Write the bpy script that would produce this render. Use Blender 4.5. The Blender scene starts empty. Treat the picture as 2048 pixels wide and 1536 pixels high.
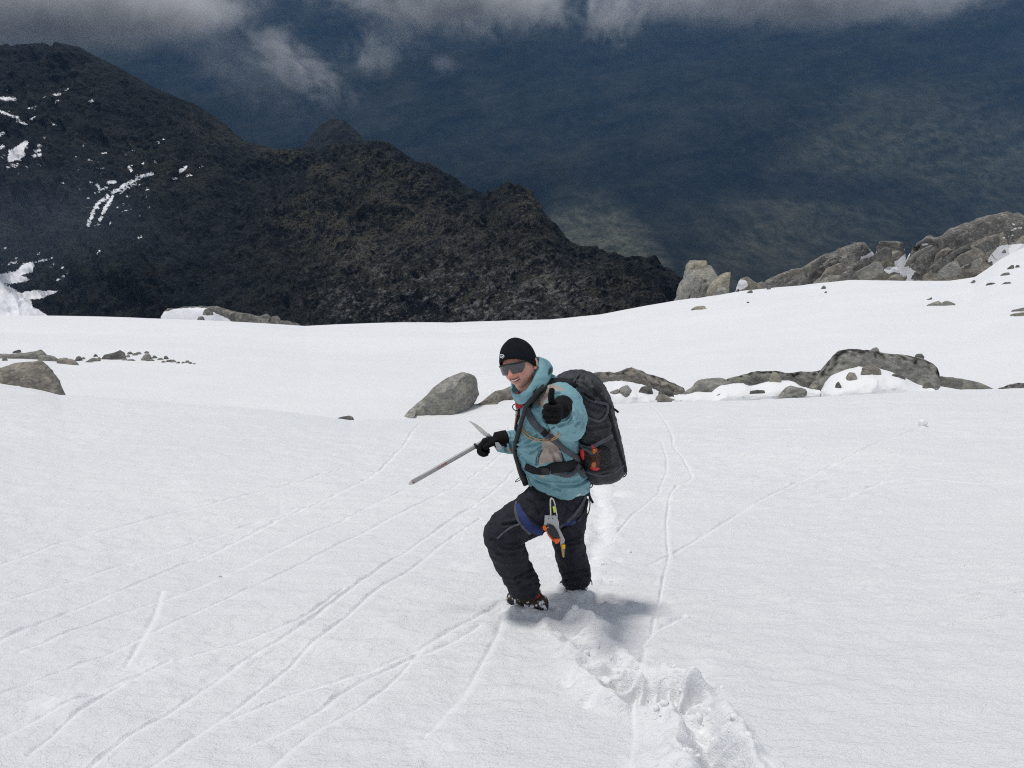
import bpy, bmesh, math, random
import numpy as np
from mathutils import Vector, Matrix
from mathutils.bvhtree import BVHTree

scene = bpy.context.scene
C = scene.collection
R = math.radians

# ------------------------------------------------------------------ camera
EYE = 1.6
PITCH = R(20.0)
FPX = 1594.0                      # focal length in pixels of a 2048 px wide frame
cam_data = bpy.data.cameras.new('camera')
cam_data.sensor_width = 36.0
cam_data.lens = FPX / 2048.0 * 36.0
cam_data.clip_start = 0.05
cam_data.clip_end = 30000.0
cam = bpy.data.objects.new('camera', cam_data)
cam.location = (0, 0, EYE)
cam.rotation_euler = (math.pi / 2 - PITCH, 0, 0)
C.objects.link(cam)
scene.camera = cam

# ------------------------------------------------------------------ world + sun
SUN_EL, SUN_AZ = R(75.0), R(-62.0)         # azimuth from +Y towards +X
SUN_DIR = Vector((math.sin(SUN_AZ) * math.cos(SUN_EL), math.cos(SUN_AZ) * math.cos(SUN_EL), math.sin(SUN_EL)))
world = bpy.data.worlds.new('World')
scene.world = world
world.use_nodes = True
wn, wl = world.node_tree.nodes, world.node_tree.links
bg = wn['Background']
sky = wn.new('ShaderNodeTexSky')
sky.sky_type = 'NISHITA'
sky.sun_disc = False
sky.sun_elevation = SUN_EL
sky.sun_rotation = SUN_AZ
sky.altitude = 2500
sky.air_density = 1.0
sky.dust_density = 2.5
hsv = wn.new('ShaderNodeHueSaturation')     # thin overcast: the blue is veiled
hsv.inputs['Saturation'].default_value = 0.27
wl.new(sky.outputs[0], hsv.inputs['Color'])
wl.new(hsv.outputs[0], bg.inputs['Color'])
bg.inputs['Strength'].default_value = 0.105

sun_data = bpy.data.lights.new('sun', 'SUN')
sun_data.energy = 1.75
sun_data.angle = R(10.0)
sun_data.color = (1.0, 0.965, 0.92)
sun = bpy.data.objects.new('sun', sun_data)
sun.rotation_euler = (-SUN_DIR).to_track_quat('-Z', 'Y').to_euler()
C.objects.link(sun)

scene.view_settings.view_transform = 'Standard'
scene.view_settings.look = 'None'
scene.view_settings.gamma = 1.0
scene.view_settings.use_curve_mapping = False
scene.view_settings.exposure = 0.32
scene.render.engine = 'CYCLES'
cy = scene.cycles
cy.max_bounces = 5
cy.diffuse_bounces = 3
cy.glossy_bounces = 2
cy.transmission_bounces = 3
cy.volume_bounces = 2
cy.transparent_max_bounces = 8
cy.caustics_reflective = False
cy.caustics_refractive = False
cy.volume_step_rate = 1.0
cy.volume_max_steps = 256
cy.use_denoising = False
cy.filter_width = 1.1

# ------------------------------------------------------------------ helpers
CP, SP = math.cos(PITCH), math.sin(PITCH)

def ray(u, v):
    """Direction of the sight line through a point of the photograph (2048 px grid)."""
    X = (u - 1024.0) / FPX
    Y = -(v - 768.0) / FPX
    return X, CP + SP * Y, -SP + CP * Y

def W(u, v, D):
    """World point seen at (u, v) at the forward distance D (world Y)."""
    x, y, z = ray(u, v)
    t = D / y
    return Vector((x * t, D, EYE + z * t))

def proj(P):
    """World points (n,3) -> photograph pixels."""
    P = np.asarray(P, float)
    x, y, z = P[:, 0], P[:, 1], P[:, 2] - EYE
    f = y * CP - z * SP
    up = y * SP + z * CP
    f = np.maximum(f, 1e-3)
    return 1024 + FPX * x / f, 768 - FPX * up / f

_rng = np.random.RandomState(11)
_perm = np.concatenate([_rng.permutation(256)] * 3).astype(np.int32)
_grad = _rng.normal(size=(256, 3)); _grad /= np.linalg.norm(_grad, axis=1)[:, None]
_grad = _grad.astype(np.float32)

def pnoise(x, y, z=0.0):
    x = np.asarray(x, np.float32); y = np.asarray(y, np.float32)
    z = np.broadcast_to(np.asarray(z, np.float32), x.shape)
    xi = np.floor(x).astype(np.int32); yi = np.floor(y).astype(np.int32); zi = np.floor(z).astype(np.int32)
    xf, yf, zf = x - xi, y - yi, z - zi
    xi &= 255; yi &= 255; zi &= 255
    s = lambda t: t * t * t * (t * (t * 6 - 15) + 10)
    u, v, w = s(xf), s(yf), s(zf)
    def g(i, j, k):
        h = _perm[_perm[_perm[xi + i] + yi + j] + zi + k]
        G = _grad[h]
        return G[..., 0] * (xf - i) + G[..., 1] * (yf - j) + G[..., 2] * (zf - k)
    l = lambda a, b, t: a + t * (b - a)
    r = l(l(l(g(0,0,0), g(1,0,0), u), l(g(0,1,0), g(1,1,0), u), v),
          l(l(g(0,0,1), g(1,0,1), u), l(g(0,1,1), g(1,1,1), u), v), w)
    return r * 1.6

def fbm(x, y, z=0.0, octv=4, lac=2.03, gain=0.5, ridged=False):
    tot = 0; amp = 1.0; f = 1.0
    for o in range(octv):
        n = pnoise(x * f + 17.3 * o, y * f - 9.1 * o, np.asarray(z) * f + 3.7 * o)
        if ridged:
            n = 1 - 2 * np.abs(n)
        tot = tot + amp * n
        amp *= gain; f *= lac
    return tot

def new_mesh(name, verts, faces, mat=None, smooth=True, parent=None, attrs=None):
    me = bpy.data.meshes.new(name)
    verts = np.asarray(verts, np.float32)
    faces = np.asarray(faces, np.int32) if not isinstance(faces, list) else faces
    if isinstance(faces, np.ndarray):
        n, k = faces.shape
        me.vertices.add(len(verts)); me.vertices.foreach_set('co', verts.ravel())
        me.loops.add(n * k); me.loops.foreach_set('vertex_index', faces.ravel())
        me.polygons.add(n)
        me.polygons.foreach_set('loop_start', np.arange(0, n * k, k, dtype=np.int32))
        me.polygons.foreach_set('loop_total', np.full(n, k, np.int32))
        me.update(calc_edges=True)
        me.validate()
    else:
        me.from_pydata([tuple(map(float, p)) for p in verts], [], faces)
        me.update()
    me.polygons.foreach_set('use_smooth', np.full(len(me.polygons), bool(smooth)))
    if attrs:
        for k_, a in attrs.items():
            at = me.attributes.new(k_, 'FLOAT', 'POINT')
            at.data.foreach_set('value', np.asarray(a, np.float32))
    o = bpy.data.objects.new(name, me)
    if mat: me.materials.append(mat)
    C.objects.link(o)
    if parent: put(o, parent)
    return o

def put(o, parent):
    o.parent = parent
    o.matrix_parent_inverse = Matrix.Translation(parent.location).inverted() if not parent.parent else (Matrix.Identity(4))
    if parent.parent:
        # parent is itself a child whose own matrix is identity in world space
        o.matrix_parent_inverse = Matrix.Identity(4)
        root = parent.parent
        o.matrix_parent_inverse = Matrix.Identity(4)
    return o

def tag(o, label=None, cat=None, group=None, kind=None):
    if label: o['label'] = label
    if cat: o['category'] = cat
    if group: o['group'] = group
    if kind: o['kind'] = kind
    return o

def thing(name, loc, label, cat, group=None):
    o = bpy.data.objects.new(name, None)
    o.empty_display_size = 0.1
    o.location = loc
    C.objects.link(o)
    return tag(o, label, cat, group)

def grid_faces(nr, nc, wrap=False):
    r = np.arange(nr - 1)[:, None]; c = np.arange(nc if wrap else nc - 1)[None, :]
    c2 = (c + 1) % nc
    a = r * nc + c; b = r * nc + c2; d = (r + 1) * nc + c; e = (r + 1) * nc + c2
    return np.stack([a, b, e, d], -1).reshape(-1, 4)

# ---- node helpers
class NT:
    def __init__(s, name):
        s.m = bpy.data.materials.new(name); s.m.use_nodes = True
        s.t = s.m.node_tree; s.n = s.t.nodes; s.l = s.t.links
        s.b = s.n['Principled BSDF']; s.out = s.n['Material Output']
    def add(s, typ, **kw):
        nd = s.n.new(typ)
        for k, v in kw.items():
            if k.startswith('i_'):
                key = k[2:].replace('_', ' ')
                key = int(key) if key.isdigit() else key
                s.set(nd.inputs[key], v)
            else: setattr(nd, k, v)
        return nd
    def set(s, inp, v):
        if hasattr(v, 'is_output') or isinstance(v, bpy.types.NodeSocket): s.l.new(v, inp)
        else: inp.default_value = v
    def pos(s): return s.add('ShaderNodeNewGeometry').outputs['Position']
    def mapping(s, vec, scale=(1,1,1), rot=(0,0,0), loc=(0,0,0)):
        m = s.add('ShaderNodeMapping'); s.l.new(vec, m.inputs[0])
        m.inputs['Scale'].default_value = scale; m.inputs['Rotation'].default_value = rot; m.inputs['Location'].default_value = loc
        return m.outputs[0]
    def noise(s, vec, scale, detail=4, rough=0.55, dist=0.0):
        n = s.add('ShaderNodeTexNoise'); s.l.new(vec, n.inputs['Vector'])
        n.inputs['Scale'].default_value = scale; n.inputs['Detail'].default_value = detail
        n.inputs['Roughness'].default_value = rough; n.inputs['Distortion'].default_value = dist
        return n.outputs['Fac']
    def vor(s, vec, scale, feature='F1', out='Distance'):
        n = s.add('ShaderNodeTexVoronoi', feature=feature); s.l.new(vec, n.inputs['Vector'])
        n.inputs['Scale'].default_value = scale
        return n.outputs[out]
    def ramp(s, fac, stops):
        n = s.add('ShaderNodeValToRGB'); s.set(n.inputs[0], fac)
        el = n.color_ramp.elements
        while len(el) < len(stops): el.new(0.5)
        for e, (p, c) in zip(el, stops):
            e.position = p
            e.color = (c, c, c, 1) if isinstance(c, (int, float)) else (*c, 1)
        return n.outputs[0]
    def mix(s, fac, a, b, typ='MIX'):
        n = s.add('ShaderNodeMix', data_type='RGBA', blend_type=typ)
        s.set(n.inputs[0], fac)
        for i, v in ((6, a), (7, b)):
            if isinstance(v, tuple): n.inputs[i].default_value = (*v, 1) if len(v) == 3 else v
            else: s.l.new(v, n.inputs[i])
        return n.outputs[2]
    def math(s, op, a, b=0.0, c=0.0):
        n = s.add('ShaderNodeMath', operation=op)
        s.set(n.inputs[0], a); s.set(n.inputs[1], b); s.set(n.inputs[2], c)
        return n.outputs[0]
    def attr(s, name): return s.add('ShaderNodeAttribute', attribute_name=name).outputs['Fac']
    def bump(s, h, strength=0.5, dist=0.01, normal=None):
        n = s.add('ShaderNodeBump'); s.set(n.inputs['Height'], h)
        n.inputs['Strength'].default_value = strength; n.inputs['Distance'].default_value = dist
        if normal is not None: s.l.new(normal, n.inputs['Normal'])
        return n.outputs[0]
    def fin(s, color=None, rough=0.8, normal=None, spec=0.3, metal=0.0):
        if color is not None: 
            if isinstance(color, tuple): s.b.inputs['Base Color'].default_value = (*color, 1)
            else: s.l.new(color, s.b.inputs['Base Color'])
        s.set(s.b.inputs['Roughness'], rough)
        s.b.inputs['Specular IOR Level'].default_value = spec
        s.b.inputs['Metallic'].default_value = metal
        if normal is not None: s.l.new(normal, s.b.inputs['Normal'])
        return s.m

def fabric(name, col, rough=0.85, scale=900, bump=0.25, vary=0.25, spec=0.2):
    t = NT(name); p = t.pos()
    n = t.noise(p, 28, 5, 0.6); f = t.noise(p, scale, 2)
    lo = tuple(c * (1 - vary) for c in col); hi = tuple(min(1, c * (1 + vary)) for c in col)
    c = t.mix(t.ramp(n, [(0.3, 0.0), (0.7, 1.0)]), lo, hi)
    return t.fin(c, rough, t.bump(f, bump, 0.0015), spec)

def plain(name, col, rough=0.5, metal=0.0, spec=0.5):
    t = NT(name); n = t.noise(t.pos(), 60, 3)
    c = t.mix(n, tuple(x * 0.85 for x in col), tuple(min(1, x * 1.12) for x in col))
    return t.fin(c, rough, None, spec, metal)
# ------------------------------------------------------------------ SNOW FIELD
def _az(u, v):
    x, y, z = ray(u, v)
    return math.atan2(x, y), z / math.hypot(x, y)

def _curve(pts):
    """pts: (u, v, r) -> azimuth, r, z, slope of the sight line."""
    a = []
    for u, v, r in pts:
        az, m = _az(u, v)
        a.append((az, r, EYE + m * r, m))
    a.sort()
    return np.array(a)

CR1 = _curve([(-500, 745, 17), (0, 766, 17), (60, 776, 16.5), (120, 790, 16), (340, 806, 15), (700, 841, 13.5), (900, 838, 13.8), (1150, 814, 14.5),
              (1300, 806, 15), (1500, 802, 15.5), (1700, 792, 16), (2048, 779, 17), (2500, 765, 17)])
CR2 = _curve([(-500, 622, 72), (0, 631, 70), (300, 637, 64), (610, 653, 60), (900, 648, 60), (1100, 640, 60), (1200, 630, 60), (1350, 602, 60),
              (1480, 582, 57), (1600, 574, 55), (1700, 562, 55), (1800, 562, 55), (1900, 561, 55), (1950, 553, 56), (1975, 536, 57), (2000, 518, 58.5), (2048, 494, 62), (2500, 400, 75)])

def _interp(cv, a, k):
    return np.interp(a, cv[:, 0], cv[:, k])

def herm(t, p0, m0, p1, m1, d):
    t2, t3 = t * t, t * t * t
    return (2*t3 - 3*t2 + 1) * p0 + (t3 - 2*t2 + t) * d * m0 + (-2*t3 + 3*t2) * p1 + (t3 - t2) * d * m1

RF, ZF, MF = 3.73, EYE - 2.73, -0.298
def base_h(x, y):
    x = np.asarray(x, float); y = np.asarray(y, float)
    a = np.arctan2(x, y); r = np.hypot(x, y)
    ca = np.cos(a)
    r1, z1, m1 = (_interp(CR1, a, k) for k in (1, 2, 3))
    r2, z2, m2 = (_interp(CR2, a, k) for k in (1, 2, 3))
    zf = -0.302 * RF * np.clip(ca, -1, 1); mf = -0.298 * ca
    # dip just behind the first crest, deeper to the left where it hides its foot
    dip = np.interp(a, [-0.7, -0.35, 0.0, 0.1, 0.3, 0.7], [0.55, 0.5, 0.25, 0.12, 0.10, 0.1])
    rt = r1 * 1.30; zt = EYE + m1 * rt - dip; mt = np.minimum((z2 - zt) / (r2 - rt) * 0.9, -0.05)
    rm = r1 + (r2 - r1) * 0.62; frac = (rm - rt) / (r2 - rt)
    z = np.where(r < RF, herm(np.clip(r / RF, 0, 1), 0.0, -0.31 * ca, zf, mf, RF), 0)
    d = r1 - RF
    z = np.where((r >= RF) & (r < r1), herm(np.clip((r - RF) / d, 0, 1), zf, mf, z1, m1, d), z)
    d = rt - r1
    z = np.where((r >= r1) & (r < rt), herm(np.clip((r - r1) / d, 0, 1), z1, m1, zt, mt, d), z)
    d = r2 - rt
    z = np.where((r >= rt) & (r < r2), herm(np.clip((r - rt) / d, 0, 1), zt, mt, z2, m2, d), z)
    q = np.maximum(r - r2, 0)
    drop = np.interp(a, [0.16, 0.24], [0.012, 0.004])
    z = np.where(r >= r2, z2 + m2 * q - drop * q * q, z)
    plane = -0.302 * y
    k = np.clip((np.abs(a) - R(50)) / R(50), 0, 1); k = k * k * (3 - 2 * k)
    return z * (1 - k) + plane * k

def big_und(x, y):
    r = np.hypot(x, y)
    w = np.clip((r - 16) / 12, 0, 1) * np.clip((66 - r) / 12, 0, 1)
    s = np.clip((r - 1.0) / 4, 0, 1) * np.clip((13 - r) / 4, 0, 1)
    return w * 0.30 * pnoise(x / 15.0, y / 7.0, 4.2) + s * 0.05 * pnoise(x / 2.6, y / 2.0, 8.8)

def ground_at(u, v, rmax=110.0, rmin=0.5):
    """First hit of the sight line on the smooth snow."""
    dx, dy, dz = ray(u, v)
    h = math.hypot(dx, dy)
    rr = np.geomspace(rmin, rmax, 1500)
    x, y = rr * dx / h, rr * dy / h
    zr = EYE + rr * dz / h
    g = base_h(x, y) + big_und(x, y)
    i = np.nonzero(zr <= g)[0]
    if len(i) == 0: return None
    i = i[0]
    if i > 0:
        a0, a1 = zr[i-1] - g[i-1], zr[i] - g[i]
        t = a0 / (a0 - a1 + 1e-9)
        return Vector((x[i-1] + t*(x[i]-x[i-1]), y[i-1] + t*(y[i]-y[i-1]), g[i-1] + t*(g[i]-g[i-1])))
    return Vector((x[i], y[i], g[i]))

def catm2(P, n):
    P = np.asarray(P, float); N = len(P); tt = np.linspace(0, N - 1, n); i = np.clip(tt.astype(int), 0, N - 2); f = (tt - i)[:, None]
    pm, p0, p1, p2 = P[np.clip(i - 1, 0, N - 1)], P[i], P[i + 1], P[np.clip(i + 2, 0, N - 1)]
    return 0.5 * (2*p0 + (p1 - pm)*f + (2*pm - 5*p0 + 4*p1 - p2)*f**2 + (-pm + 3*p0 - 3*p1 + p2)*f**3)

TRACKS = [  # furrows of rolled snow: points, half width (m), depth (m)
 ([(0,1282),(246,1181),(351,1139),(439,1102),(571,1036),(703,975),(791,909),(840,848)], .030, .020),
 ([(0,1207),(132,1168),(281,1120),(439,1071),(571,1027),(681,988)], .020, .010),
 ([(40,1305),(110,1278),(250,1225),(369,1186),(439,1155),(527,1115),(620,1071),(681,1045),(729,1019),(813,979)], .022, .012),
 ([(0,1392),(132,1339),(228,1304),(395,1225),(527,1164),(703,1080),(835,1010),(900,979),(1005,905),(1020,850)], .026, .016),
 ([(180,1536),(255,1480),(330,1436),(439,1361),(505,1313),(615,1247),(725,1164),(835,1089),(900,1045),(985,985),(1030,940)], .026, .018),
 ([(300,1536),(461,1427),(571,1339),(615,1295),(685,1247),(747,1190),(817,1146),(879,1093),(960,1040)], .024, .016),
 ([(439,1449),(549,1405),(659,1370),(747,1339),(835,1300),(900,1265),(990,1215)], .026, .016),
 ([(480,1500),(567,1462),(646,1418),(747,1353),(900,1287),(960,1255)], .024, .016),
 ([(325,1186),(303,1243),(272,1304),(255,1335)], .028, .014),
 ([(60,1510),(200,1400),(330,1330),(470,1290),(600,1240),(690,1180)], .020, .009),
 ([(850,1480),(890,1430),(925,1390),(990,1280),(1005,1235)], .024, .012),
 ([(0,1130),(130,1085),(260,1050),(420,1010),(560,975),(680,940)], .018, .007),
 ([(0,1480),(120,1420),(240,1370),(340,1325)], .022, .009),
 ([(1845,852),(1720,905),(1640,945),(1540,992),(1430,1060),(1335,1115),(1300,1132)], .026, .020),
 ([(1303,812),(1340,860),(1350,895),(1380,940),(1385,960),(1345,985),(1335,1040),(1335,1110),(1320,1200),(1305,1270)], .024, .020),
 ([(1325,885),(1335,930),(1320,980),(1300,1000),(1250,1050),(1210,1100)], .020, .014),
 ([(1375,1237),(1320,1262),(1285,1295)], .024, .016),
 ([(1290,1300),(1270,1390),(1265,1470),(1255,1536)], .024, .010),
 ([(1680,1000),(1800,960),(1950,968),(2048,962)], .02, .006),
 ([(840,1300),(760,1390),(620,1470),(540,1536)], .022, .010),
]
# trodden snow: (u, v, radius m, height m): holes < 0, heaved lumps > 0
DENTS = [
 (1000,1212,.06,.02),(1040,1222,.075,.045),(1075,1232,.07,.045),(1018,1208,.05,.035),(1148,1192,.06,.035),(1172,1186,.05,.03),(1110,1234,.06,-.045),(1140,1258,.05,-.04),(1128,1212,.06,-.04),(1192,1200,.08,-.04),(1235,1203,.06,-.03),(1118,1172,.04,.02),
 (1010,1215,.06,-.03),(985,1222,.06,-.02),(1130,1180,.06,.03),(1130,1212,.05,.03),
 (1180,1240,.07,.05),(1215,1262,.06,.05),(1255,1275,.05,.02),(1205,1290,.06,.05),(1240,1290,.05,-.03),(1165,1295,.09,.055),(1190,1335,.06,.05),(1150,1275,.05,-.035),
 (1212,1362,.035,-.10),(1235,1372,.04,-.07),(1270,1395,.04,-.05),(1205,1352,.03,.03),(1210,1364,.022,.07),
 (1240,1340,.05,-.05),(1250,1330,.06,.02),(1300,1345,.07,.05),(1270,1365,.05,.04),
 (1345,1350,.06,.07),(1365,1375,.065,.055),(1380,1385,.05,.06),(1340,1372,.06,.04),(1392,1395,.03,-.06),(1375,1412,.028,-.10),(1350,1408,.03,-.05),(1305,1385,.07,-.04),
 (1395,1350,.04,-.04),(1402,1370,.04,-.04),(1400,1330,.05,.02),
 (1170,1370,.08,.035),(1200,1395,.08,.035),(1225,1405,.06,.03),(1150,1350,.06,.015),(1140,1365,.05,-.02),(1180,1405,.05,-.025),
 (1320,1430,.07,.04),(1345,1470,.08,.05),(1365,1500,.06,-.02),(1300,1460,.06,.015),(1385,1440,.05,.03),
 (1405,1455,.045,-.06),(1415,1485,.05,-.10),(1430,1515,.055,-.12),(1445,1545,.06,-.12),(1395,1420,.04,-.03),(1367,1497,.02,-.05),
 (1460,1470,.07,.05),(1490,1500,.07,.06),(1445,1440,.06,.04),(1520,1530,.07,.03),(1310,1520,.08,.04),(1370,1540,.07,.06),
 (1195,1045,.10,-.05),(1215,1080,.09,-.04),(1170,1080,.07,.03),(1190,1110,.08,-.04),(1225,1040,.07,.03),(1140,1120,.07,.03),(1110,1110,.06,-.03),
 (1095,1090,.06,.02),(1190,1140,.07,.03),(1215,1160,.06,-.02),(1240,1120,.05,.02),(1160,1020,.08,-.04),(1230,990,.09,-.03),(1180,970,.09,.03),
 (930,1040,.05,.025),(955,1010,.05,.02),(920,1080,.04,.02),(905,1135,.06,.015),(985,1205,.06,.02),
 (935,1135,.05,.02),(1420,1330,.05,.015),(870,1490,.10,.02),(280,1340,.12,.02),(110,1410,.10,.015),
]

rng = np.random.RandomState(5)
azs = np.concatenate([np.linspace(-180, -40, 36)[:-1], np.arange(-40, 40.0001, 0.1), np.linspace(40, 180, 36)[1:-1]])
azs = np.radians(azs)
rs = np.concatenate([[0.02, .3, .6, .9, 1.1, 1.3], np.geomspace(1.45, 17, 900), np.geomspace(17, 86, 290)[1:], np.linspace(88, 150, 24)])
A_, R_ = np.meshgrid(azs, rs)
GX, GY = R_ * np.sin(A_), R_ * np.cos(A_)
fx, fy, fr = GX.ravel(), GY.ravel(), R_.ravel()
fa = A_.ravel()
gz = base_h(fx, fy) + big_und(fx, fy)
view = (np.abs(fa) < R(42))
wind = np.zeros_like(gz)
for lam, amp, asp in ((1.1, .014, 1.6), (.42, .013, 1.9), (.17, .013, 2.0), (.085, .0100, 2.0), (.045, .0050, 1.6)):
    m = view & (fr * .0022 < lam * .5) & (fr < 60)
    fade = np.clip((lam * .5 - fr[m] * .0022) / (lam * .3), 0, 1)
    n = pnoise(fx[m] / lam / asp, fy[m] / lam, lam * 31)
    n = n + 0.5 * np.maximum(n, 0) ** 2
    patch = 0.55 + 0.9 * np.clip(pnoise(fx[m] / 1.7, fy[m] / 1.3, lam * 7 + 2) + .3, 0, 1)
    wind[m] += amp * fade * n * patch
rough_w = np.ones_like(gz)
add = np.zeros_like(gz)
for pts, hw, dep in TRACKS:
    hw, dep = hw * .78, dep * .82
    P = []
    for u, v in pts:
        g = ground_at(u, v)
        if g: P.append((g.x, g.y))
    P = np.array(P)
    # smooth the line
    tt = np.linspace(0, len(P) - 1, 14 * len(P))
    i0 = np.clip(tt.astype(int), 0, len(P) - 2); f = tt - i0
    pm = P[np.clip(i0 - 1, 0, len(P) - 1)]; p0 = P[i0]; p1 = P[i0 + 1]; p2 = P[np.clip(i0 + 2, 0, len(P) - 1)]
    f_ = f[:, None]
    Q = 0.5 * (2*p0 + (p1 - pm)*f_ + (2*pm - 5*p0 + 4*p1 - p2)*f_**2 + (-pm + 3*p0 - 3*p1 + p2)*f_**3)
    wob = 0.02 * pnoise(Q[:, 0] * 1.7, Q[:, 1] * 1.7, hw * 400)
    Q[:, 0] += wob
    lo, hi = Q.min(0) - .25, Q.max(0) + .25
    idx = np.nonzero(view & (fx > lo[0]) & (fx < hi[0]) & (fy > lo[1]) & (fy < hi[1]))[0]
    best = np.full(len(idx), 9.0)
    px, py = fx[idx], fy[idx]
    for k in range(len(Q) - 1):
        a, b = Q[k], Q[k + 1]
        ml = np.nonzero((px > min(a[0], b[0]) - .25) & (px < max(a[0], b[0]) + .25) & (py > min(a[1], b[1]) - .25) & (py < max(a[1], b[1]) + .25))[0]
        if len(ml) == 0: continue
        d = b - a; L2 = d @ d + 1e-9
        t = np.clip(((px[ml] - a[0]) * d[0] + (py[ml] - a[1]) * d[1]) / L2, 0, 1)
        dist = np.hypot(px[ml] - a[0] - t * d[0], py[ml] - a[1] - t * d[1])
        best[ml] = np.minimum(best[ml], dist)
    rr = fr[idx]
    s = np.maximum(hw, rr * .0016)
    mod = np.clip(0.75 + 0.9 * pnoise(px * 2.3, py * 2.3, 9 + hw * 99), 0.1, 1.6)
    lump = 1 + 0.5 * pnoise(px * 14, py * 14, 3.3)
    q = best / s
    dscale = 0.45 + 0.054 * rr
    add[idx] += dep * dscale * mod * lump * (0.75 * np.exp(-((q - 1.1) / .75) ** 2) - 0.7 * np.exp(-(q / .7) ** 2))
    rough_w[idx] = np.minimum(rough_w[idx], 1 - .6 * np.exp(-(q / 1.3) ** 2))
dent_mask = np.zeros_like(gz)
for u, v, rad, hgt in DENTS:
    g = ground_at(u, v)
    if g is None: continue
    hgt *= .72
    m = np.nonzero(view & (np.abs(fx - g.x) < 3.2 * rad) & (np.abs(fy - g.y) < 3.2 * rad))[0]
    wx = .35 * rad * pnoise(fx[m] / rad * .8, fy[m] / rad * .8, u * .1)
    wy = .35 * rad * pnoise(fx[m] / rad * .8, fy[m] / rad * .8, v * .1 + 50)
    d2 = ((fx[m] - g.x + wx) ** 2 + (fy[m] - g.y + wy) ** 2) / rad ** 2
    k = np.exp(-d2 ** 1.5)
    add[m] += hgt * k
    dent_mask[m] = np.maximum(dent_mask[m], np.exp(-d2 / 2.5))
    rough_w[m] = np.minimum(rough_w[m], 1 - .5 * np.exp(-d2))
# the trench kicked out by the boots, below and above the climber
TRENCH = [([(1140,1255),(1160,1275),(1180,1300),(1205,1340),(1222,1366),(1262,1388),(1310,1396),(1352,1400),(1385,1412),(1402,1450),(1418,1490),(1436,1525),(1462,1580)], .085, .062),
          ([(1150,1185),(1172,1140),(1190,1105),(1205,1070),(1208,1035),(1200,1000),(1190,965)], .075, .020),
          ([(1165,1200),(1200,1203),(1240,1206)], .06, .022)]
for pts, hw, dep in TRENCH:
    P = [ground_at(u, v) for u, v in pts]; P = catm2([(g.x, g.y) for g in P], 10 * len(P))
    lo, hi = P.min(0) - .5, P.max(0) + .5
    idx = np.nonzero(view & (fx > lo[0]) & (fx < hi[0]) & (fy > lo[1]) & (fy < hi[1]))[0]
    best = np.full(len(idx), 9.0); along = np.zeros(len(idx))
    for k in range(len(P) - 1):
        a, d = P[k], P[k + 1] - P[k]
        t = np.clip(((fx[idx] - a[0]) * d[0] + (fy[idx] - a[1]) * d[1]) / (d @ d + 1e-9), 0, 1)
        q = np.hypot(fx[idx] - a[0] - t * d[0], fy[idx] - a[1] - t * d[1])
        along = np.where(q < best, k + t, along); best = np.minimum(best, q)
    px_, py_ = fx[idx], fy[idx]
    w_ = hw * (1 + .45 * pnoise(px_ * 5, py_ * 5, 3.0) + .25 * pnoise(px_ * 13, py_ * 13, 6.0))
    q = best / w_
    steps = .65 + .5 * np.sin(along * .95) + .35 * pnoise(px_ * 7, py_ * 7, 9.0)
    add[idx] += dep * (-steps * np.exp(-q ** 2.6) + .55 * np.exp(-((q - 1.45) / .5) ** 2) * (1 + .9 * pnoise(px_ * 10, py_ * 10, 1.0)))
    dent_mask[idx] = np.maximum(dent_mask[idx], np.exp(-(best / (2.0 * hw)) ** 2))
    rough_w[idx] = np.minimum(rough_w[idx], 1 - .6 * np.exp(-q ** 2))
# broken crumbs in the trodden snow
m = np.nonzero(dent_mask > .02)[0]
add[m] += dent_mask[m] * (.012 * fbm(fx[m] * 8, fy[m] * 8, 1.5, 3) + .010 * np.maximum(0, fbm(fx[m] * 22, fy[m] * 22, 2.5, 2)))
# thin crust plates lying in bands across the slope
for (u0, u1, v0, v1, n) in ((620, 1010, 868, 975, 150), (1340, 1800, 880, 1010, 170), (1500, 2040, 930, 1250, 90), (900, 1100, 1000, 1150, 40), (1250, 1700, 830, 880, 30), (100, 700, 890, 1050, 70)):
    for k in range(n):
        u, v = rng.uniform(u0, u1), rng.uniform(v0, v1)
        g = ground_at(u, v, 20)
        if g is None: continue
        L = rng.uniform(.05, .22) * (g.y / 6) ** .5; wd = rng.uniform(.014, .035) * (g.y / 5) ** .6
        m = np.nonzero(view & (np.abs(fx - g.x) < 2.5 * L) & (np.abs(fy - g.y) < 4 * wd))[0]
        e = ((fx[m] - g.x) / L) ** 2 + ((fy[m] - g.y + .15 * (fx[m] - g.x) * rng.uniform(-1, 1)) / wd) ** 2
        add[m] += rng.uniform(.006, .014) * np.exp(-e ** 2)
gz = gz + wind * rough_w + add
verts = np.stack([fx, fy, gz], 1)

def snow_material(name, crust=True):
    t = NT(name); p = t.pos()
    ps = t.mapping(p, (1, 1.7, 1))
    n1 = t.noise(ps, 30, 5, .65); n2 = t.noise(p, 120, 3, .65); n0 = t.noise(ps, 9, 4, .6)
    c = t.mix(t.ramp(t.noise(t.mapping(p, (.5, 1, 1)), .55, 4), [(.35, 0.0), (.7, 1.0)]), (.862, .876, .888), (.905, .910, .914))
    h = t.math('ADD', n1, t.math('MULTIPLY', n2, .5))
    h = t.math('ADD', h, t.math('MULTIPLY', n0, 1.6))
    if crust: h = t.math('MULTIPLY', h, t.attr('crust'))
    m = t.fin(c, .62, t.bump(h, 1.0 if crust else .4, .0135), .25)
    return m
SNOW_F = snow_material('snow_crust')
SNOW = snow_material('snow', False)
snow = new_mesh('snow_field', verts, grid_faces(len(rs), len(azs), wrap=True), SNOW_F, attrs={'crust': np.clip(.15 + .85 * rough_w, 0, 1)})
tag(snow, kind='structure')

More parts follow.
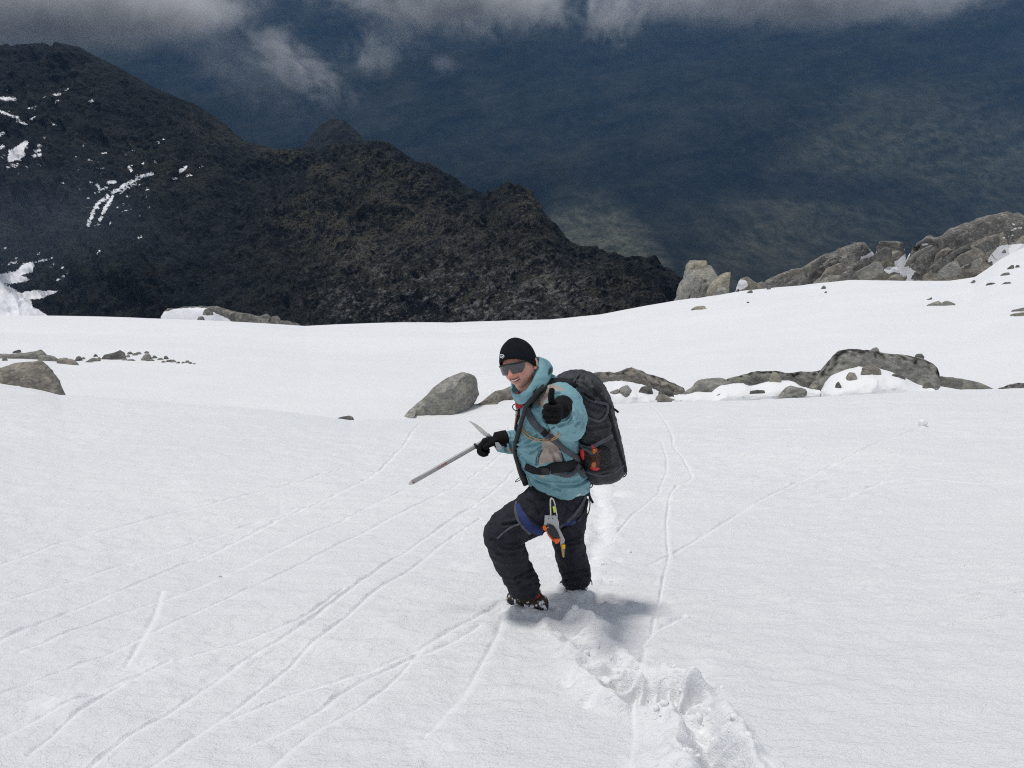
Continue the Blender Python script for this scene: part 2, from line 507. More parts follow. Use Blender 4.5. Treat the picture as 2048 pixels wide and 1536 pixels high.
# ------------------------------------------------------------------ MOUNTAINS
def poly_mask(u, v, poly):
    """signed distance in pixels (negative inside)."""
    P = np.array(poly, float); n = len(P)
    d = np.full(u.shape, 1e9); ins = np.zeros(u.shape, bool)
    for i in range(n):
        a, b = P[i], P[(i + 1) % n]
        e = b - a
        t = np.clip(((u - a[0]) * e[0] + (v - a[1]) * e[1]) / (e @ e + 1e-9), 0, 1)
        d = np.minimum(d, np.hypot(u - a[0] - t * e[0], v - a[1] - t * e[1]))
        c = ((a[1] > v) != (b[1] > v)) & (u < (b[0] - a[0]) * (v - a[1]) / (b[1] - a[1] + 1e-12) + a[0])
        ins ^= c
    return np.where(ins, -d, d)

def line_mask(u, v, pts, w):
    P = np.array(pts, float); d = np.full(u.shape, 1e9)
    for i in range(len(P) - 1):
        a, b = P[i], P[i + 1]; e = b - a
        t = np.clip(((u - a[0]) * e[0] + (v - a[1]) * e[1]) / (e @ e + 1e-9), 0, 1)
        d = np.minimum(d, np.hypot(u - a[0] - t * e[0], v - a[1] - t * e[1]))
    return d - w

def ridge_sheet(ridge, base, nu, nt, back=0.25, backdrop=160.0, bulge=0.0):
    """Slope between a foot line and a crest line (both (u, v, D)), with the far side falling away behind the crest."""
    Rg, Bs = np.array(ridge, float), np.array(base, float)
    ua, ub = max(Rg[0, 0], Bs[0, 0]), min(Rg[-1, 0], Bs[-1, 0])
    us = np.linspace(ua, ub, nu) if ua > -500 else np.concatenate([np.linspace(ua, -60, 150)[:-1], np.linspace(-60, ub, nu - 149)])
    rp = np.array([W(u, np.interp(u, Rg[:, 0], Rg[:, 1]), np.interp(u, Rg[:, 0], Rg[:, 2])) for u in us])
    bp = np.array([W(u, np.interp(u, Bs[:, 0], Bs[:, 1]), np.interp(u, Bs[:, 0], Bs[:, 2])) for u in us])
    ts = np.concatenate([np.linspace(0, 1, nt), 1 + np.linspace(0, back, max(6, nt // 8))[1:]])
    T = ts[:, None, None]
    Tc = np.minimum(T, 1)
    P = bp[None] * (1 - Tc) + rp[None] * Tc
    P[..., 2] += bulge * np.sin(np.pi * Tc[..., 0])
    over = np.maximum(T[..., 0] - 1, 0) / back
    P[..., 1] += over * backdrop * 1.2
    P[..., 0] += over * P[..., 0] / np.maximum(P[..., 1], 1) * backdrop * 1.2
    P[..., 2] -= over * backdrop
    return P, np.broadcast_to(ts[:, None], P.shape[:2])

sil = [(-2600,420,1150),(-1900,330,1120),(-1300,210,1080),(-850,165,1020),(-420,140,980),(-200,105,960),(0,95,930),(60,97,925),(100,95,920),(112,104,918),(125,92,915),(170,104,905),(240,140,885),(300,175,870),(400,216,840),(450,252,825),(490,285,810),
       (560,300,770),(630,306,740),(720,302,700),(760,300,690),(800,316,680),(850,346,665),(900,362,650),(940,402,640),(975,416,625),(1005,402,610),(1035,394,600),(1065,410,590),(1090,452,575),(1140,510,545),(1160,522,535),
       (1230,540,505),(1290,552,485),(1335,572,465),(1370,612,450),(1420,660,440)]
foot = [(-2600,760,600),(-1300,760,480),(-420,760,420),(0,740,400),(400,735,370),(800,730,330),(1100,720,310),(1300,700,320),(1420,690,400)]
P, T = ridge_sheet(sil, foot, 920, 400, bulge=10.0)
X, Y, Z = P[..., 0], P[..., 1], P[..., 2]
keep = 0.20 + 0.80 * np.clip((1 - T) * 6, 0, 1) ** .8
keep = np.where(T > 1, .3, keep) * np.clip(T * 8, 0.2, 1)
rot = lambda x, z, an: (x * math.cos(an) + z * math.sin(an), -x * math.sin(an) + z * math.cos(an))
SX, SZ = rot(X, Z * 1.3, R(-35))
disp = 16 * fbm(X / 150, Y / 150, Z / 150, 3, ridged=True) - 6
disp = disp + 8.0 * fbm(SX / 105, SZ / 20, Y / 140, 4, ridged=True)
disp = disp + 3.0 * fbm(SX / 40, SZ / 6.5, Y / 50, 4, ridged=True)
hf = 1.5 * fbm(X / 6.5, Z / 4.0, Y / 8, 3, ridged=True)
disp = disp * keep + hf * (0.4 + .6 * keep)
P[..., 1] -= disp * .75; P[..., 2] += disp * .62
vs = P.reshape(-1, 3)
pu, pv = proj(vs)
jit = 2.0 * fbm(vs[:, 0] / 9, vs[:, 2] / 5, vs[:, 1] / 9, 3)
pu2, pv2 = pu + .8 * jit, pv + .6 * jit
sn = np.full(len(vs), 99.0)
for poly in ([(15,322),(17,300),(35,292),(52,279),(57,285),(48,303),(51,312),(40,321),(20,324)],
             [(-330,640),(-240,585),(-120,560),(0,548),(34,541),(48,527),(109,513),(100,520),(68,527),(65,544),(44,551),(65,561),(34,568),(7,567),(41,585),(68,580),(116,582),(85,596),(61,599),(65,613),(112,640),(112,760),(-420,760)]):
    sn = np.minimum(sn, poly_mask(pu2, pv2, poly))
for ln, w_ in (([(305,348),(285,352),(255,367),(235,380),(224,386)], 3.4), ([(272,366),(250,380),(240,386)], 2.0), ([(215,392),(198,405),(188,420),(179,440),(177,452)], 3.6),
               ([(225,395),(214,410),(205,428),(200,440)], 3.6), ([(200,447),(190,452)], 1.2), ([(0,222),(20,231),(38,236)], 2.5), ([(35,242),(55,250)], 2.5), ([(0,197),(30,198)], 3),
               ([(60,240),(70,233)], 1), ([(0,270),(8,265)], 3), ([(0,295),(6,292)], 3), ([(15,335),(30,333),(36,328)], 2.0), ([(66,312),(80,310)], 3.2), ([(70,303),(80,300)], 2.5), ([(76,292),(81,291)], 2.5),
               ([(108,189),(120,188)], 2), ([(110,206),(116,201)], 1.6), ([(178,204),(184,201)], 1.8), ([(132,180),(138,177)], 1.2), ([(56,216),(72,214)], 1.2), ([(105,249),(112,250)], 1.4), ([(258,334),(262,340)], 3),
               ([(195,336),(206,337)], 1.4), ([(176,319),(183,320)], 1.3), ([(205,307),(213,306)], 1.5), ([(193,368),(198,374)], 3), ([(200,380),(214,377)], 2.6), ([(217,366),(230,364)], 3), ([(360,344),(370,337),(372,333)], 3),
               ([(372,351),(381,350)], 1.8), ([(346,357),(354,357)], 1.3), ([(276,477),(284,473)], 1.5), ([(194,509),(198,500)], 1.6), ([(20,525),(32,526)], 2), ([(330,345),(335,346)], 1.5), ([(115,560),(128,552)], 2), ([(245,423),(262,418)], .9),
               ([(400,335),(404,332)], 1)):
    sn = np.minimum(sn, line_mask(pu2, pv2, ln, w_))
rsp = np.random.RandomState(3)
for k in range(80):
    cu, cv_ = ((rsp.uniform(0, 90), rsp.uniform(180, 345)), (rsp.uniform(120, 330), 330 + rsp.normal() * 30), (rsp.uniform(170, 300), rsp.uniform(340, 450)), (rsp.uniform(0, 140), rsp.uniform(490, 570)))[k % 4]
    L_ = rsp.uniform(1, 6); an = rsp.uniform(-.5, .9)
    sn = np.minimum(sn, line_mask(pu2, pv2, [(cu, cv_), (cu + L_ * math.cos(an), cv_ - L_ * math.sin(an))], rsp.uniform(.5, 1.7)))
snow_a = np.clip(.5 - sn / 16.0, 0, 1)
rockz = np.clip((pv - 470) / 120, 0, 1) * np.clip((pu - 560) / 200, 0, 1) * np.clip((1250 - pu) / 150, 0, 1)

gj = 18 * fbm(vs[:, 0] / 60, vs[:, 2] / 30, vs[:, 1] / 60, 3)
olive_tan = np.zeros(len(vs))  # patches of paler olive and tan vegetation and rock
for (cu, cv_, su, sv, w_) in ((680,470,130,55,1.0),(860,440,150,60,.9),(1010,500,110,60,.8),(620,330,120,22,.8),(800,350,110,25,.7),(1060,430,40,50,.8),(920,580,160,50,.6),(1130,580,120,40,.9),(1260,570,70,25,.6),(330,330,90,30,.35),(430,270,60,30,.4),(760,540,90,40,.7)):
    olive_tan = np.maximum(olive_tan, w_ * np.exp(-((pu + gj - cu) / su) ** 2 - ((pv + .6 * gj - cv_ - .35 * (pu - cu)) / sv) ** 2))
tM = NT('mountain')
p = tM.pos()
pw = tM.mapping(p, (1, 1, 1.5), (0, R(35), 0))
big = tM.noise(p, .014, 5, .6)
med = tM.noise(tM.mapping(pw, (1, 1, 2.4)), .060, 6, .68)
fine = tM.noise(tM.mapping(pw, (1, 1, 1.8)), .30, 6, .75)
vfine = tM.noise(p, 1.1, 4, .7)
lt = tM.attr('olive_tan')
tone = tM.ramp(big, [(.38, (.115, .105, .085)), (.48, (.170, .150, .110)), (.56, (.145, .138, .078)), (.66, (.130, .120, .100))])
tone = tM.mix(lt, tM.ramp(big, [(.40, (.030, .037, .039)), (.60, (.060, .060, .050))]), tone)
dark = (.0085, .0095, .0105)
cover = tM.math('ADD', tM.math('MULTIPLY', med, 1.0), tM.math('MULTIPLY', fine, .9))
col = tM.mix(tM.ramp(cover, [(.84, 0.0), (.95, .40), (1.06, 1.0)]), dark, tone)
col = tM.mix(tM.ramp(vfine, [(.40, .8), (.55, 0.0)]), col, dark)
rk = tM.math('MULTIPLY', tM.attr('rock'), tM.ramp(tM.noise(tM.mapping(pw, (1, 1, 3.0)), .085, 7, .78), [(.49, 0.0), (.56, 1.0)]))
col = tM.mix(rk, col, tM.ramp(fine, [(.40, (.012, .013, .015)), (.50, (.15, .15, .148)), (.62, (.36, .345, .32))]))
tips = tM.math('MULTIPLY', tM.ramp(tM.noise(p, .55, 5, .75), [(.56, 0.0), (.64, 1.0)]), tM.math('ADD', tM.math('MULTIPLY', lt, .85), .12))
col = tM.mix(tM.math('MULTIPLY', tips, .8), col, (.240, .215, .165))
sf = tM.math('ADD', tM.attr('snow'), tM.math('MULTIPLY', tM.math('SUBTRACT', tM.noise(pw, .34, 6, .8), .5), 1.1))
sf = tM.ramp(sf, [(.50, 0.0), (.525, 1.0)])
col = tM.mix(sf, col, (.88, .89, .91))
hgt = tM.math('ADD', tM.math('MULTIPLY', fine, 1.4), tM.math('MULTIPLY', vfine, .5))
hgt = tM.math('MULTIPLY', hgt, tM.math('SUBTRACT', 1.0, sf))
MOUNT = tM.fin(col, .95, tM.bump(hgt, 1.0, 2.6), .1)
mo = new_mesh('rocky_mountain', vs, grid_faces(*P.shape[:2]), MOUNT, attrs={'snow': snow_a, 'rock': rockz, 'olive_tan': olive_tan})
tag(mo, kind='structure')

# the dark knob rising behind the ridge
P, T = ridge_sheet([(560,345,1120),(600,303,1120),(625,270,1120),(645,246,1120),(662,238,1120),(688,240,1120),(712,262,1120),(735,286,1120),(765,312,1120),(820,350,1120)],
                   [(560,420,860),(820,420,860)], 130, 90, backdrop=300)
X, Y, Z = P[..., 0], P[..., 1], P[..., 2]
d_ = (6 * fbm(X / 60, Y / 60, Z / 60, 4, ridged=True) + 2.5 * fbm(X / 12, Y / 12, Z / 12, 3)) * np.clip((1 - T) * 4, .25, 1)
P[..., 1] -= d_ * .8; P[..., 2] += d_ * .5
o = new_mesh('hill', P.reshape(-1, 3), grid_faces(*P.shape[:2]), MOUNT, attrs={'snow': np.zeros(P.shape[0] * P.shape[1]), 'rock': np.zeros(P.shape[0] * P.shape[1]), 'olive_tan': np.full(P.shape[0] * P.shape[1], .05)})
tag(o, kind='structure')

# the far valley side, up into the cloud
fa_u = np.concatenate([np.linspace(-1500, -60, 60)[:-1], np.linspace(-60, 2110, 520), np.linspace(2110, 3500, 60)[1:]])
rows = [(760, 900), (660, 1250), (600, 1500), (540, 1800), (470, 2150), (390, 2550), (300, 3000), (200, 3500), (100, 4000), (0, 4500), (-100, 5000), (-220, 5600)]
vv = np.concatenate([np.linspace(760, -20, 330), np.linspace(-20, -220, 30)[1:]])
dd = np.interp(-vv, [-r[0] for r in rows], [r[1] for r in rows])
P = np.array([[W(u, v, d + 500 * math.sin(u / 700.0) * max(0, (700 - v)) / 700) for u in fa_u] for v, d in zip(vv, dd)])
X, Y, Z = P[..., 0], P[..., 1], P[..., 2]
SX, SZ = rot(X, Z * 1.6 + Y * .35, R(28))
disp = 170 * fbm(SX / 1900, SZ / 700, 0.3, 2) + 34 * fbm(SX / 420, SZ / 130, 5.5, 4) + 3 * fbm(X / 50, Y / 50, Z / 50, 3)
near = np.clip((Y - 1000) / 1500, .15, 1)
P[..., 1] -= disp * .6 * near; P[..., 2] += disp * .6 * near
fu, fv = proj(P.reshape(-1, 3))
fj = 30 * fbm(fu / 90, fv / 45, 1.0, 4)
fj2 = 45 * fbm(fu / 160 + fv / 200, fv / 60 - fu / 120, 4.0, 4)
pale = np.clip(.5 - poly_mask(fu + fj, fv + .5 * fj, [(1060,470),(1085,425),(1130,402),(1190,396),(1232,412),(1262,442),(1300,490),(1345,560),(1240,590),(1120,560)]) / 55, 0, 1)  # sunlit patch under a cloud gap, painted into the slope colour
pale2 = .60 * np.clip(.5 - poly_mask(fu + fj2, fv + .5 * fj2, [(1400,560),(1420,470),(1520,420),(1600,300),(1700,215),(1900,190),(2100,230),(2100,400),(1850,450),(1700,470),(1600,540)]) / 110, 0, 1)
tF = NT('valley_side')
p = tF.pos()
pw = tF.mapping(p, (1, .5, 1.6), (0, R(-28), 0))
a = tF.noise(pw, .0035, 6, .62); b = tF.noise(pw, .022, 5, .7); c_ = tF.noise(p, .12, 3, .7)
col = tF.ramp(a, [(.32, (.004, .005, .004)), (.50, (.010, .011, .007)), (.66, (.030, .031, .024))])
col = tF.mix(tF.ramp(b, [(.46, 0.0), (.64, .42)]), col, (.044, .043, .030))
col = tF.mix(tF.ramp(c_, [(.38, .7), (.55, 0.0)]), col, (.004, .005, .004))
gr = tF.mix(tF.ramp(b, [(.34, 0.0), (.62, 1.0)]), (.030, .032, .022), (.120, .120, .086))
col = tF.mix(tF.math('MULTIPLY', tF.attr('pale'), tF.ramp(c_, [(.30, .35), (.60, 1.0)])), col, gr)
FAR = tF.fin(col, .95, tF.bump(b, .35, 6.0), .05)
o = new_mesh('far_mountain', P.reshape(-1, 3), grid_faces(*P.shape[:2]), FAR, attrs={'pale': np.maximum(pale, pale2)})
tag(o, kind='structure')

# ------------------------------------------------------------------ HAZE
def box_mesh(name, lo, hi, mat):
    x0, y0, z0 = lo; x1, y1, z1 = hi
    v = [(x0,y0,z0),(x1,y0,z0),(x1,y1,z0),(x0,y1,z0),(x0,y0,z1),(x1,y0,z1),(x1,y1,z1),(x0,y1,z1)]
    f = [(0,3,2,1),(4,5,6,7),(0,1,5,4),(1,2,6,5),(2,3,7,6),(3,0,4,7)]
    return new_mesh(name, v, f, mat, smooth=False)

hz = bpy.data.materials.new('haze'); hz.use_nodes = True
hz.node_tree.nodes.clear()
ho = hz.node_tree.nodes.new('ShaderNodeOutputMaterial'); hv = hz.node_tree.nodes.new('ShaderNodeVolumePrincipled')
hz.node_tree.links.new(hv.outputs[0], ho.inputs['Volume'])
hv.inputs['Color'].default_value = (.25, .52, .93, 1)
hv.inputs['Density'].default_value = 0.56e-4
hv.inputs['Anisotropy'].default_value = 0.0
hz.cycles.homogeneous_volume = True
lo = np.array([1e9] * 3); hi = -lo
for ob in C.objects:
    if ob.type == 'MESH':
        co = np.empty(len(ob.data.vertices) * 3, np.float32); ob.data.vertices.foreach_get('co', co); co = co.reshape(-1, 3)
        lo = np.minimum(lo, co.min(0)); hi = np.maximum(hi, co.max(0))
hb = box_mesh('haze', lo - 5, hi + np.array([5, 5, 20]), hz)
tag(hb, kind='stuff')

# ------------------------------------------------------------------ CLOUDS
def cloud(u, v, D, size, dens, nscale, label, thr=(.45, .72), seed=0.0, stretch=(1, 1, 1), tilt=0.0, col=(.97, .96, .95)):
    bm_ = bmesh.new(); bmesh.ops.create_icosphere(bm_, subdivisions=3, radius=1.0)
    me = bpy.data.meshes.new('cloud'); bm_.to_mesh(me); bm_.free()
    o = bpy.data.objects.new('cloud', me); C.objects.link(o)
    o.location = W(u, v, D); o.scale = size; o.rotation_euler = (0, tilt, 0)
    t = NT('cloud'); t.n.remove(t.b)
    tc = t.add('ShaderNodeTexCoord').outputs['Object']
    ln = t.add('ShaderNodeVectorMath', operation='LENGTH'); t.l.new(tc, ln.inputs[0])
    fall = t.ramp(ln.outputs['Value'], [(0.25, 1.0), (0.98, 0.0)])
    sc = tuple(s_ * k / nscale for s_, k in zip(size, stretch))
    mp = t.mapping(tc, sc, (0, 0, 0), (seed, seed * 1.7, seed * .6))
    nz = t.noise(mp, 1.0, 8, .66, .9)
    dn = t.ramp(t.math('ADD', nz, t.math('MULTIPLY', t.math('SUBTRACT', fall, .6), .30)), [(thr[0], 0.0), (thr[1], 1.0)])
    dn = t.math('MULTIPLY', t.math('MULTIPLY', dn, fall), dens)
    pv_ = t.add('ShaderNodeVolumePrincipled'); t.l.new(dn, pv_.inputs['Density'])
    pv_.inputs['Color'].default_value = (*col, 1); pv_.inputs['Anisotropy'].default_value = 0.2
    t.l.new(pv_.outputs[0], t.out.inputs['Volume'])
    t.m.cycles.volume_step_rate = 0.35
    me.materials.append(t.m)
    tag(o, label, 'cloud')
    return o

cloud(40, -25, 2400, (740, 450, 205), .0260, 120, 'wide grey bank of cloud hanging over the rocky peak with snow patches', (.32, .66), 1.0)
cloud(330, 15, 2300, (280, 240, 85), .0240, 70, 'pale cloud tail drifting off the peak towards the blue gap', (.40, .70), 5.0)
cloud(600, 130, 2500, (360, 160, 160), .0130, 75, 'torn veil of mist over the dark knob behind the ridge', (.54, .80), 9.0, (.7, 1, 1.3), .6)
cloud(770, 95, 2600, (250, 150, 150), .0150, 65, 'small ragged puff of mist above the end of the torn veil', (.51, .76), 13.0, (1, 1, .8), -.4)
cloud(880, -25, 2600, (560, 300, 180), .0300, 95, 'bright ragged cloud edge over the middle of the valley wall', (.43, .68), 21.0, (1, 1, 1), .1)
cloud(888, 128, 2600, (75, 60, 46), .0200, 40, 'tiny lone puff of mist on the blue valley wall', (.44, .74), 31.0)
cloud(1225, 20, 2700, (190, 150, 165), .0140, 62, 'narrow tongue of mist hanging down between the two cloud edges', (.48, .74), 3.0, (1.1, 1, .8), .25)
cloud(1600, -35, 2900, (880, 320, 180), .0260, 110, 'long flat grey cloud edge along the top of the valley wall', (.38, .68), 17.0)
cloud(470, 130, 2600, (440, 200, 190), .0022, 70, 'faint thin mist spread low on the blue slope beside the peak', (.48, .76), 41.0, (1, 1, .8), .5)
cloud(60, 470, 430, (120, 60, 70), .0020, 90, 'faint blue-grey mist lying against the foot of the rocky mountain', (.30, .80), 51.0, col=(.60, .76, 1.0))
# ------------------------------------------------------------------ ROCKS
def rock_mat(name, base, dark, lich, strata=0.0, moss=0.35):
    t = NT(name)
    p = t.add('ShaderNodeTexCoord').outputs['Object']
    g = t.pos()
    s = t.mapping(g, (1, 1, 2.5), (0, R(-28), 0))
    n1 = t.noise(g, 1.3, 6, .65); n2 = t.noise(s, 5.0, 6, .7); n3 = t.noise(g, 26, 4, .7)
    c = t.mix(t.ramp(n1, [(.32, 0.0), (.68, 1.0)]), dark, base)
    c = t.mix(t.ramp(n2, [(.40, .75), (.60, 0.0)]), c, tuple(x * .55 for x in dark))
    c = t.mix(t.ramp(t.noise(g, 2.6, 5, .7), [(.54, 0.0), (.66, .7)]), c, lich)
    cr = t.vor(s, 1.7, 'DISTANCE_TO_EDGE')
    crk = t.math('MULTIPLY', t.ramp(cr, [(0.0, .5), (.02, 0.0)]), t.ramp(t.noise(g, 1.9, 3), [(.5, 0.0), (.62, 1.0)]))
    c = t.mix(crk, c, tuple(x * .3 for x in dark))
    c = t.mix(t.ramp(n3, [(.36, .45), (.5, 0.0)]), c, tuple(x * .45 for x in dark))
    c = t.mix(t.attr('moss'), c, (.012, .012, .010))
    sf = t.ramp(t.math('ADD', t.attr('snow'), t.math('MULTIPLY', t.math('SUBTRACT', t.noise(g, 2.2, 5, .7), .5), .45)), [(.50, 0.0), (.53, 1.0)])
    c = t.mix(sf, c, (.86, .87, .89))
    h = t.math('ADD', t.math('MULTIPLY', n2, .8), t.math('MULTIPLY', n3, .35))
    h = t.math('SUBTRACT', h, t.math('MULTIPLY', crk, .5))
    return t.fin(c, .88, t.bump(h, .75, .06), .25)

ROCK_G = rock_mat('rock_grey', (.430, .422, .385), (.245, .240, .215), (.450, .425, .320))
ROCK_B = rock_mat('rock_brown', (.390, .362, .312), (.215, .200, .172), (.440, .395, .290))
ROCK_D = rock_mat('rock_dark', (.310, .300, .280), (.115, .112, .106), (.380, .360, .300))
ROCK_P = rock_mat('rock_pale', (.520, .480, .370), (.320, .300, .240), (.560, .500, .340))
OUTCROP_SNOW = [
 [(1720,515),(1733,510),(1743,503),(1755,502),(1755,508),(1738,515),(1725,523),(1720,520)], [(1725,536),(1731,524),(1742,521),(1738,526),(1726,536)],
 [(1828,503),(1808,509),(1800,515),(1793,521),(1786,524),(1790,530),(1800,534),(1781,533),(1773,533),(1766,541),(1776,548),(1788,544),(1798,546),(1805,552),(1825,546),(1829,540),(1820,536),(1814,521),(1820,512)],
 [(1805,501),(1812,492),(1820,492),(1815,499)], [(1840,487),(1856,486),(1855,490),(1841,492)], [(1859,537),(1845,543),(1828,550),(1815,561),(1804,572),(1812,571),(1825,562),(1840,549),(1855,541)],
 [(1947,522),(1927,529),(1910,541),(1912,543),(1934,531)], [(2006,474),(2031,467),(2026,472),(2006,478)], [(2019,459),(2048,452),(2046,456),(2021,462)], [(2024,446),(2034,449),(2026,451)],
 [(1994,494),(2008,490),(2030,488),(2060,486),(2130,486),(2130,580),(1990,580),(1992,560),(1998,552),(1990,535),(1972,520)],
 [(1612,562),(1627,556),(1630,559),(1614,564)], [(1466,556),(1492,561),(1497,572),(1470,585),(1464,580)]]

ROCK_OBJS = []
G5 = 'banks of snow drifted against the crest rocks'
def rock(label, top, bot, mat=None, D=None, w=0.9, n=None, arc=18, rough=.055, freq=2.2, seed=0.0, moss=0.0, snowpoly=None, group=None, sink=.05, cat='rock', name='rock', lean=0.0, facets=9):
    """A stone lying in the snow: its crest follows `top`, its front foot `bot`; the back mirrors the front."""
    mat = mat or ROCK_G
    if snowpoly: arc = max(arc, 30)
    T_, B_ = np.array(top, float), np.array(bot, float)
    u0, u1 = max(T_[0, 0], B_[0, 0]), min(T_[-1, 0], B_[-1, 0])
    wpx = u1 - u0
    n = n or int(np.clip(wpx / 3.0, 10, 70))
    e = (1 - np.cos(np.linspace(0, np.pi, n))) / 2
    us = u0 + wpx * (0.55 * e + 0.45 * np.linspace(0, 1, n))
    tv = np.interp(us, T_[:, 0], T_[:, 1]); bv = np.interp(us, B_[:, 0], B_[:, 1])
    tv = np.minimum(tv, bv - .6)
    if D is None:
        Ds = []
        for u, b in zip(us, bv):
            g = ground_at(u, b)
            Ds.append(g.y if g else np.nan)
        Ds = np.array(Ds)
        med = np.nanmedian(Ds) if np.isfinite(Ds).any() else 58.0
        Ds = np.where(np.isnan(Ds), med, Ds)
        # a foot line that crosses the slope steeply would shear the stone: soften it
        Ds = med + np.clip(Ds - med, -.9, .9) * .6
    else:
        Ds = np.full(n, float(D)) if np.isscalar(D) else np.interp(us, *np.array(D, float).T)
    sc = np.median(Ds) / FPX
    th = np.linspace(0, np.pi, arc)
    V = []
    hmax = max((bv - tv).max(), 6)
    for i, u in enumerate(us):
        d = Ds[i]
        hh = max(bv[i] - tv[i], 2.0)
        half = w * sc * (0.55 * hh + 0.45 * hmax * min(1, 4 * min(i + .3, n - .7 - i) / n))
        half = min(half, .6 * wpx * sc + .02)
        tp = W(u, tv[i], d + half * (1.0 + lean)); bp = W(u, bv[i], d)
        for k in th:
            c_, s_ = math.cos(k), math.sin(k)
            y = d + half * (1 + lean * s_) - half * np.sign(c_) * abs(c_) ** .75
            x = bp.x + (tp.x - bp.x) * s_ + (y - d) * bp.x / d * .0
            z = (bp.z - sink) + (tp.z - bp.z + sink) * s_ ** .62
            if c_ < 0:                             # the far side keeps the slope of the snow
                z -= (1 - s_ ** .62) * (half * 2) * .22
            V.append((x, y, z))
    V = np.array(V)
    # break the surface into facets and ledges
    L = hmax * sc
    q = V / max(L, .05)
    so = seed + us[0] * .013
    f1 = fbm(q[:, 0] * freq * .5 + so, q[:, 1] * freq * .5, q[:, 2] * freq * .7 + so, 3, ridged=True)
    f2 = fbm(q[:, 0] * freq * 2 + so, q[:, 1] * freq * 2, q[:, 2] * freq * 2.6, 3)
    st = np.abs(((q[:, 2] * 1.5 + q[:, 0] * .45 + .5 * f2) * 1.1) % 1.0 - .5) * 2
    d_ = rough * L * (1.0 * (f1 - .5) + .55 * f2 + .6 * (st - .5))
    idx = np.tile(np.arange(arc), n)
    s_ = np.sin(th)[idx]
    ends = np.clip(np.minimum(np.repeat(np.arange(n), arc), n - 1 - np.repeat(np.arange(n), arc)) / 3.0, .25, 1)
    d_ = d_ * ends
    V[:, 1] -= d_ * np.cos(th)[idx] * 1.2
    V[:, 2] += d_ * (.25 + .75 * s_) * .6
    V[:, 0] += .5 * rough * L * f2 * ends
    if facets:
        rg = np.random.RandomState(int(abs(so) * 1000) % 99991)
        mid = (V.max(0) + V.min(0)) / 2; ext = (V.max(0) - V.min(0)) / 2 + 1e-6
        Nn = (V - mid) / ext
        nseg = max(1, int(round(ext[0] / max(ext[2], .01) * .7)))
        for k in range(facets * nseg):
            dv = rg.normal(size=3); dv[1] -= .55; dv[2] = abs(dv[2]) * .8
            dv /= np.linalg.norm(dv)
            cx = rg.uniform(-.9, .9) if nseg > 1 else 0.0
            wgt = np.exp(-((Nn[:, 0] - cx) * nseg / 1.3) ** 2) if nseg > 1 else 1.0
            loc_ = Nn.copy(); loc_[:, 0] = (loc_[:, 0] - cx) * (nseg if nseg > 1 else 1)
            s0 = loc_ @ dv
            ref = np.percentile(s0[wgt > .5] if nseg > 1 else s0, 99)
            cut = np.maximum(s0 - ref * rg.uniform(.62, .90), 0) * wgt
            sh = cut[:, None] * dv * ext
            sh[:, 0] /= (nseg if nseg > 1 else 1)
            sh[:, 2] *= .75
            V = V - sh; Nn = (V - mid) / ext
    F = grid_faces(n, arc)[:, ::-1].tolist()
    nv = len(V)
    F += [list(range(0, arc))[::1], list(range(nv - arc, nv))[::-1]]
    F += [[i * arc, (i + 1) * arc, (i + 1) * arc + arc - 1, i * arc + arc - 1] for i in range(n - 1)]
    cen = V.mean(0); cen[2] = V[:, 2].min()
    pu, pv = proj(V)
    ms = np.zeros(nv)
    if moss:
        nn = fbm(V[:, 0] / L * 3.5, V[:, 1] / L * 3.5, V[:, 2] / L * 3.5 + so, 3)
        ms = np.clip((nn * .7 + (s_ - .80) * 3.2 * moss) * 2.0, 0, 1) * (s_ > .55)
    sw = np.zeros(nv)
    if snowpoly:
        jj = fbm(V[:, 0] / L * 3, V[:, 2] / L * 6, so, 3) * 2.5
        sw = np.clip(.5 - np.min([poly_mask(pu + jj * .5, pv + jj * .3, pl) for pl in snowpoly], 0) / 14.0, 0, 1)
    o = new_mesh(name, V - cen, F, mat, smooth=True, attrs={'moss': ms, 'snow': sw})
    o.location = cen
    try: o.data.set_sharp_from_angle(angle=R(30))
    except Exception: pass
    tag(o, label, cat, group)
    ROCK_OBJS.append(o)
    return o

G1 = 'rocks standing on the near snow crest'
G2 = 'rocks of the far outcrop'
G3 = 'stones of the broken row in the snow'
G4 = 'loose stones on the snow'
# --- near crest
rock('large tilted grey boulder with a long pointed foot, alone on the snow beside the climber',
     [(796,846),(815,825),(840,803),(870,774),(890,759),(920,748),(936,750),(955,757),(963,771)],
     [(796,848),(820,841),(835,833),(870,829),(905,829),(925,829),(942,819),(952,803),(963,774)], ROCK_G, w=.55, rough=.05, freq=1.6, group=G1, facets=3)
rock('low cracked grey rock half hidden behind the climber, next to the tilted boulder',
     [(944,814),(955,808),(970,799),(985,787),(1000,779),(1030,770),(1065,774)],
     [(944,816),(965,819),(990,818),(994,806),(1005,798),(1030,796),(1065,800)], ROCK_B, w=.8, group=G1)
rock('long humped grey-brown rock running out from behind the black backpack',
     [(1150,748),(1165,740),(1178,734),(1195,736),(1205,732),(1225,738),(1240,737),(1262,732),(1285,740),(1300,747),(1322,755),(1345,766),(1372,779)],
     [(1150,768),(1200,761),(1220,763),(1245,758),(1252,767),(1275,768),(1300,772),(1315,778),(1330,786),(1350,790),(1360,784),(1372,781)], ROCK_B, D=17.4, w=.8, moss=.35, n=64, rough=.10, group=G1)
rock('upright wedge-shaped grey stone in the snow before the long humped rock',
     [(1233,783),(1240,773),(1247,767),(1256,766),(1263,770),(1266,778),(1274,786)],
     [(1233,786),(1240,788),(1246,796),(1252,804),(1259,808),(1266,803),(1274,788)], ROCK_G, D=15.75, w=.8, rough=.06, group=G1)
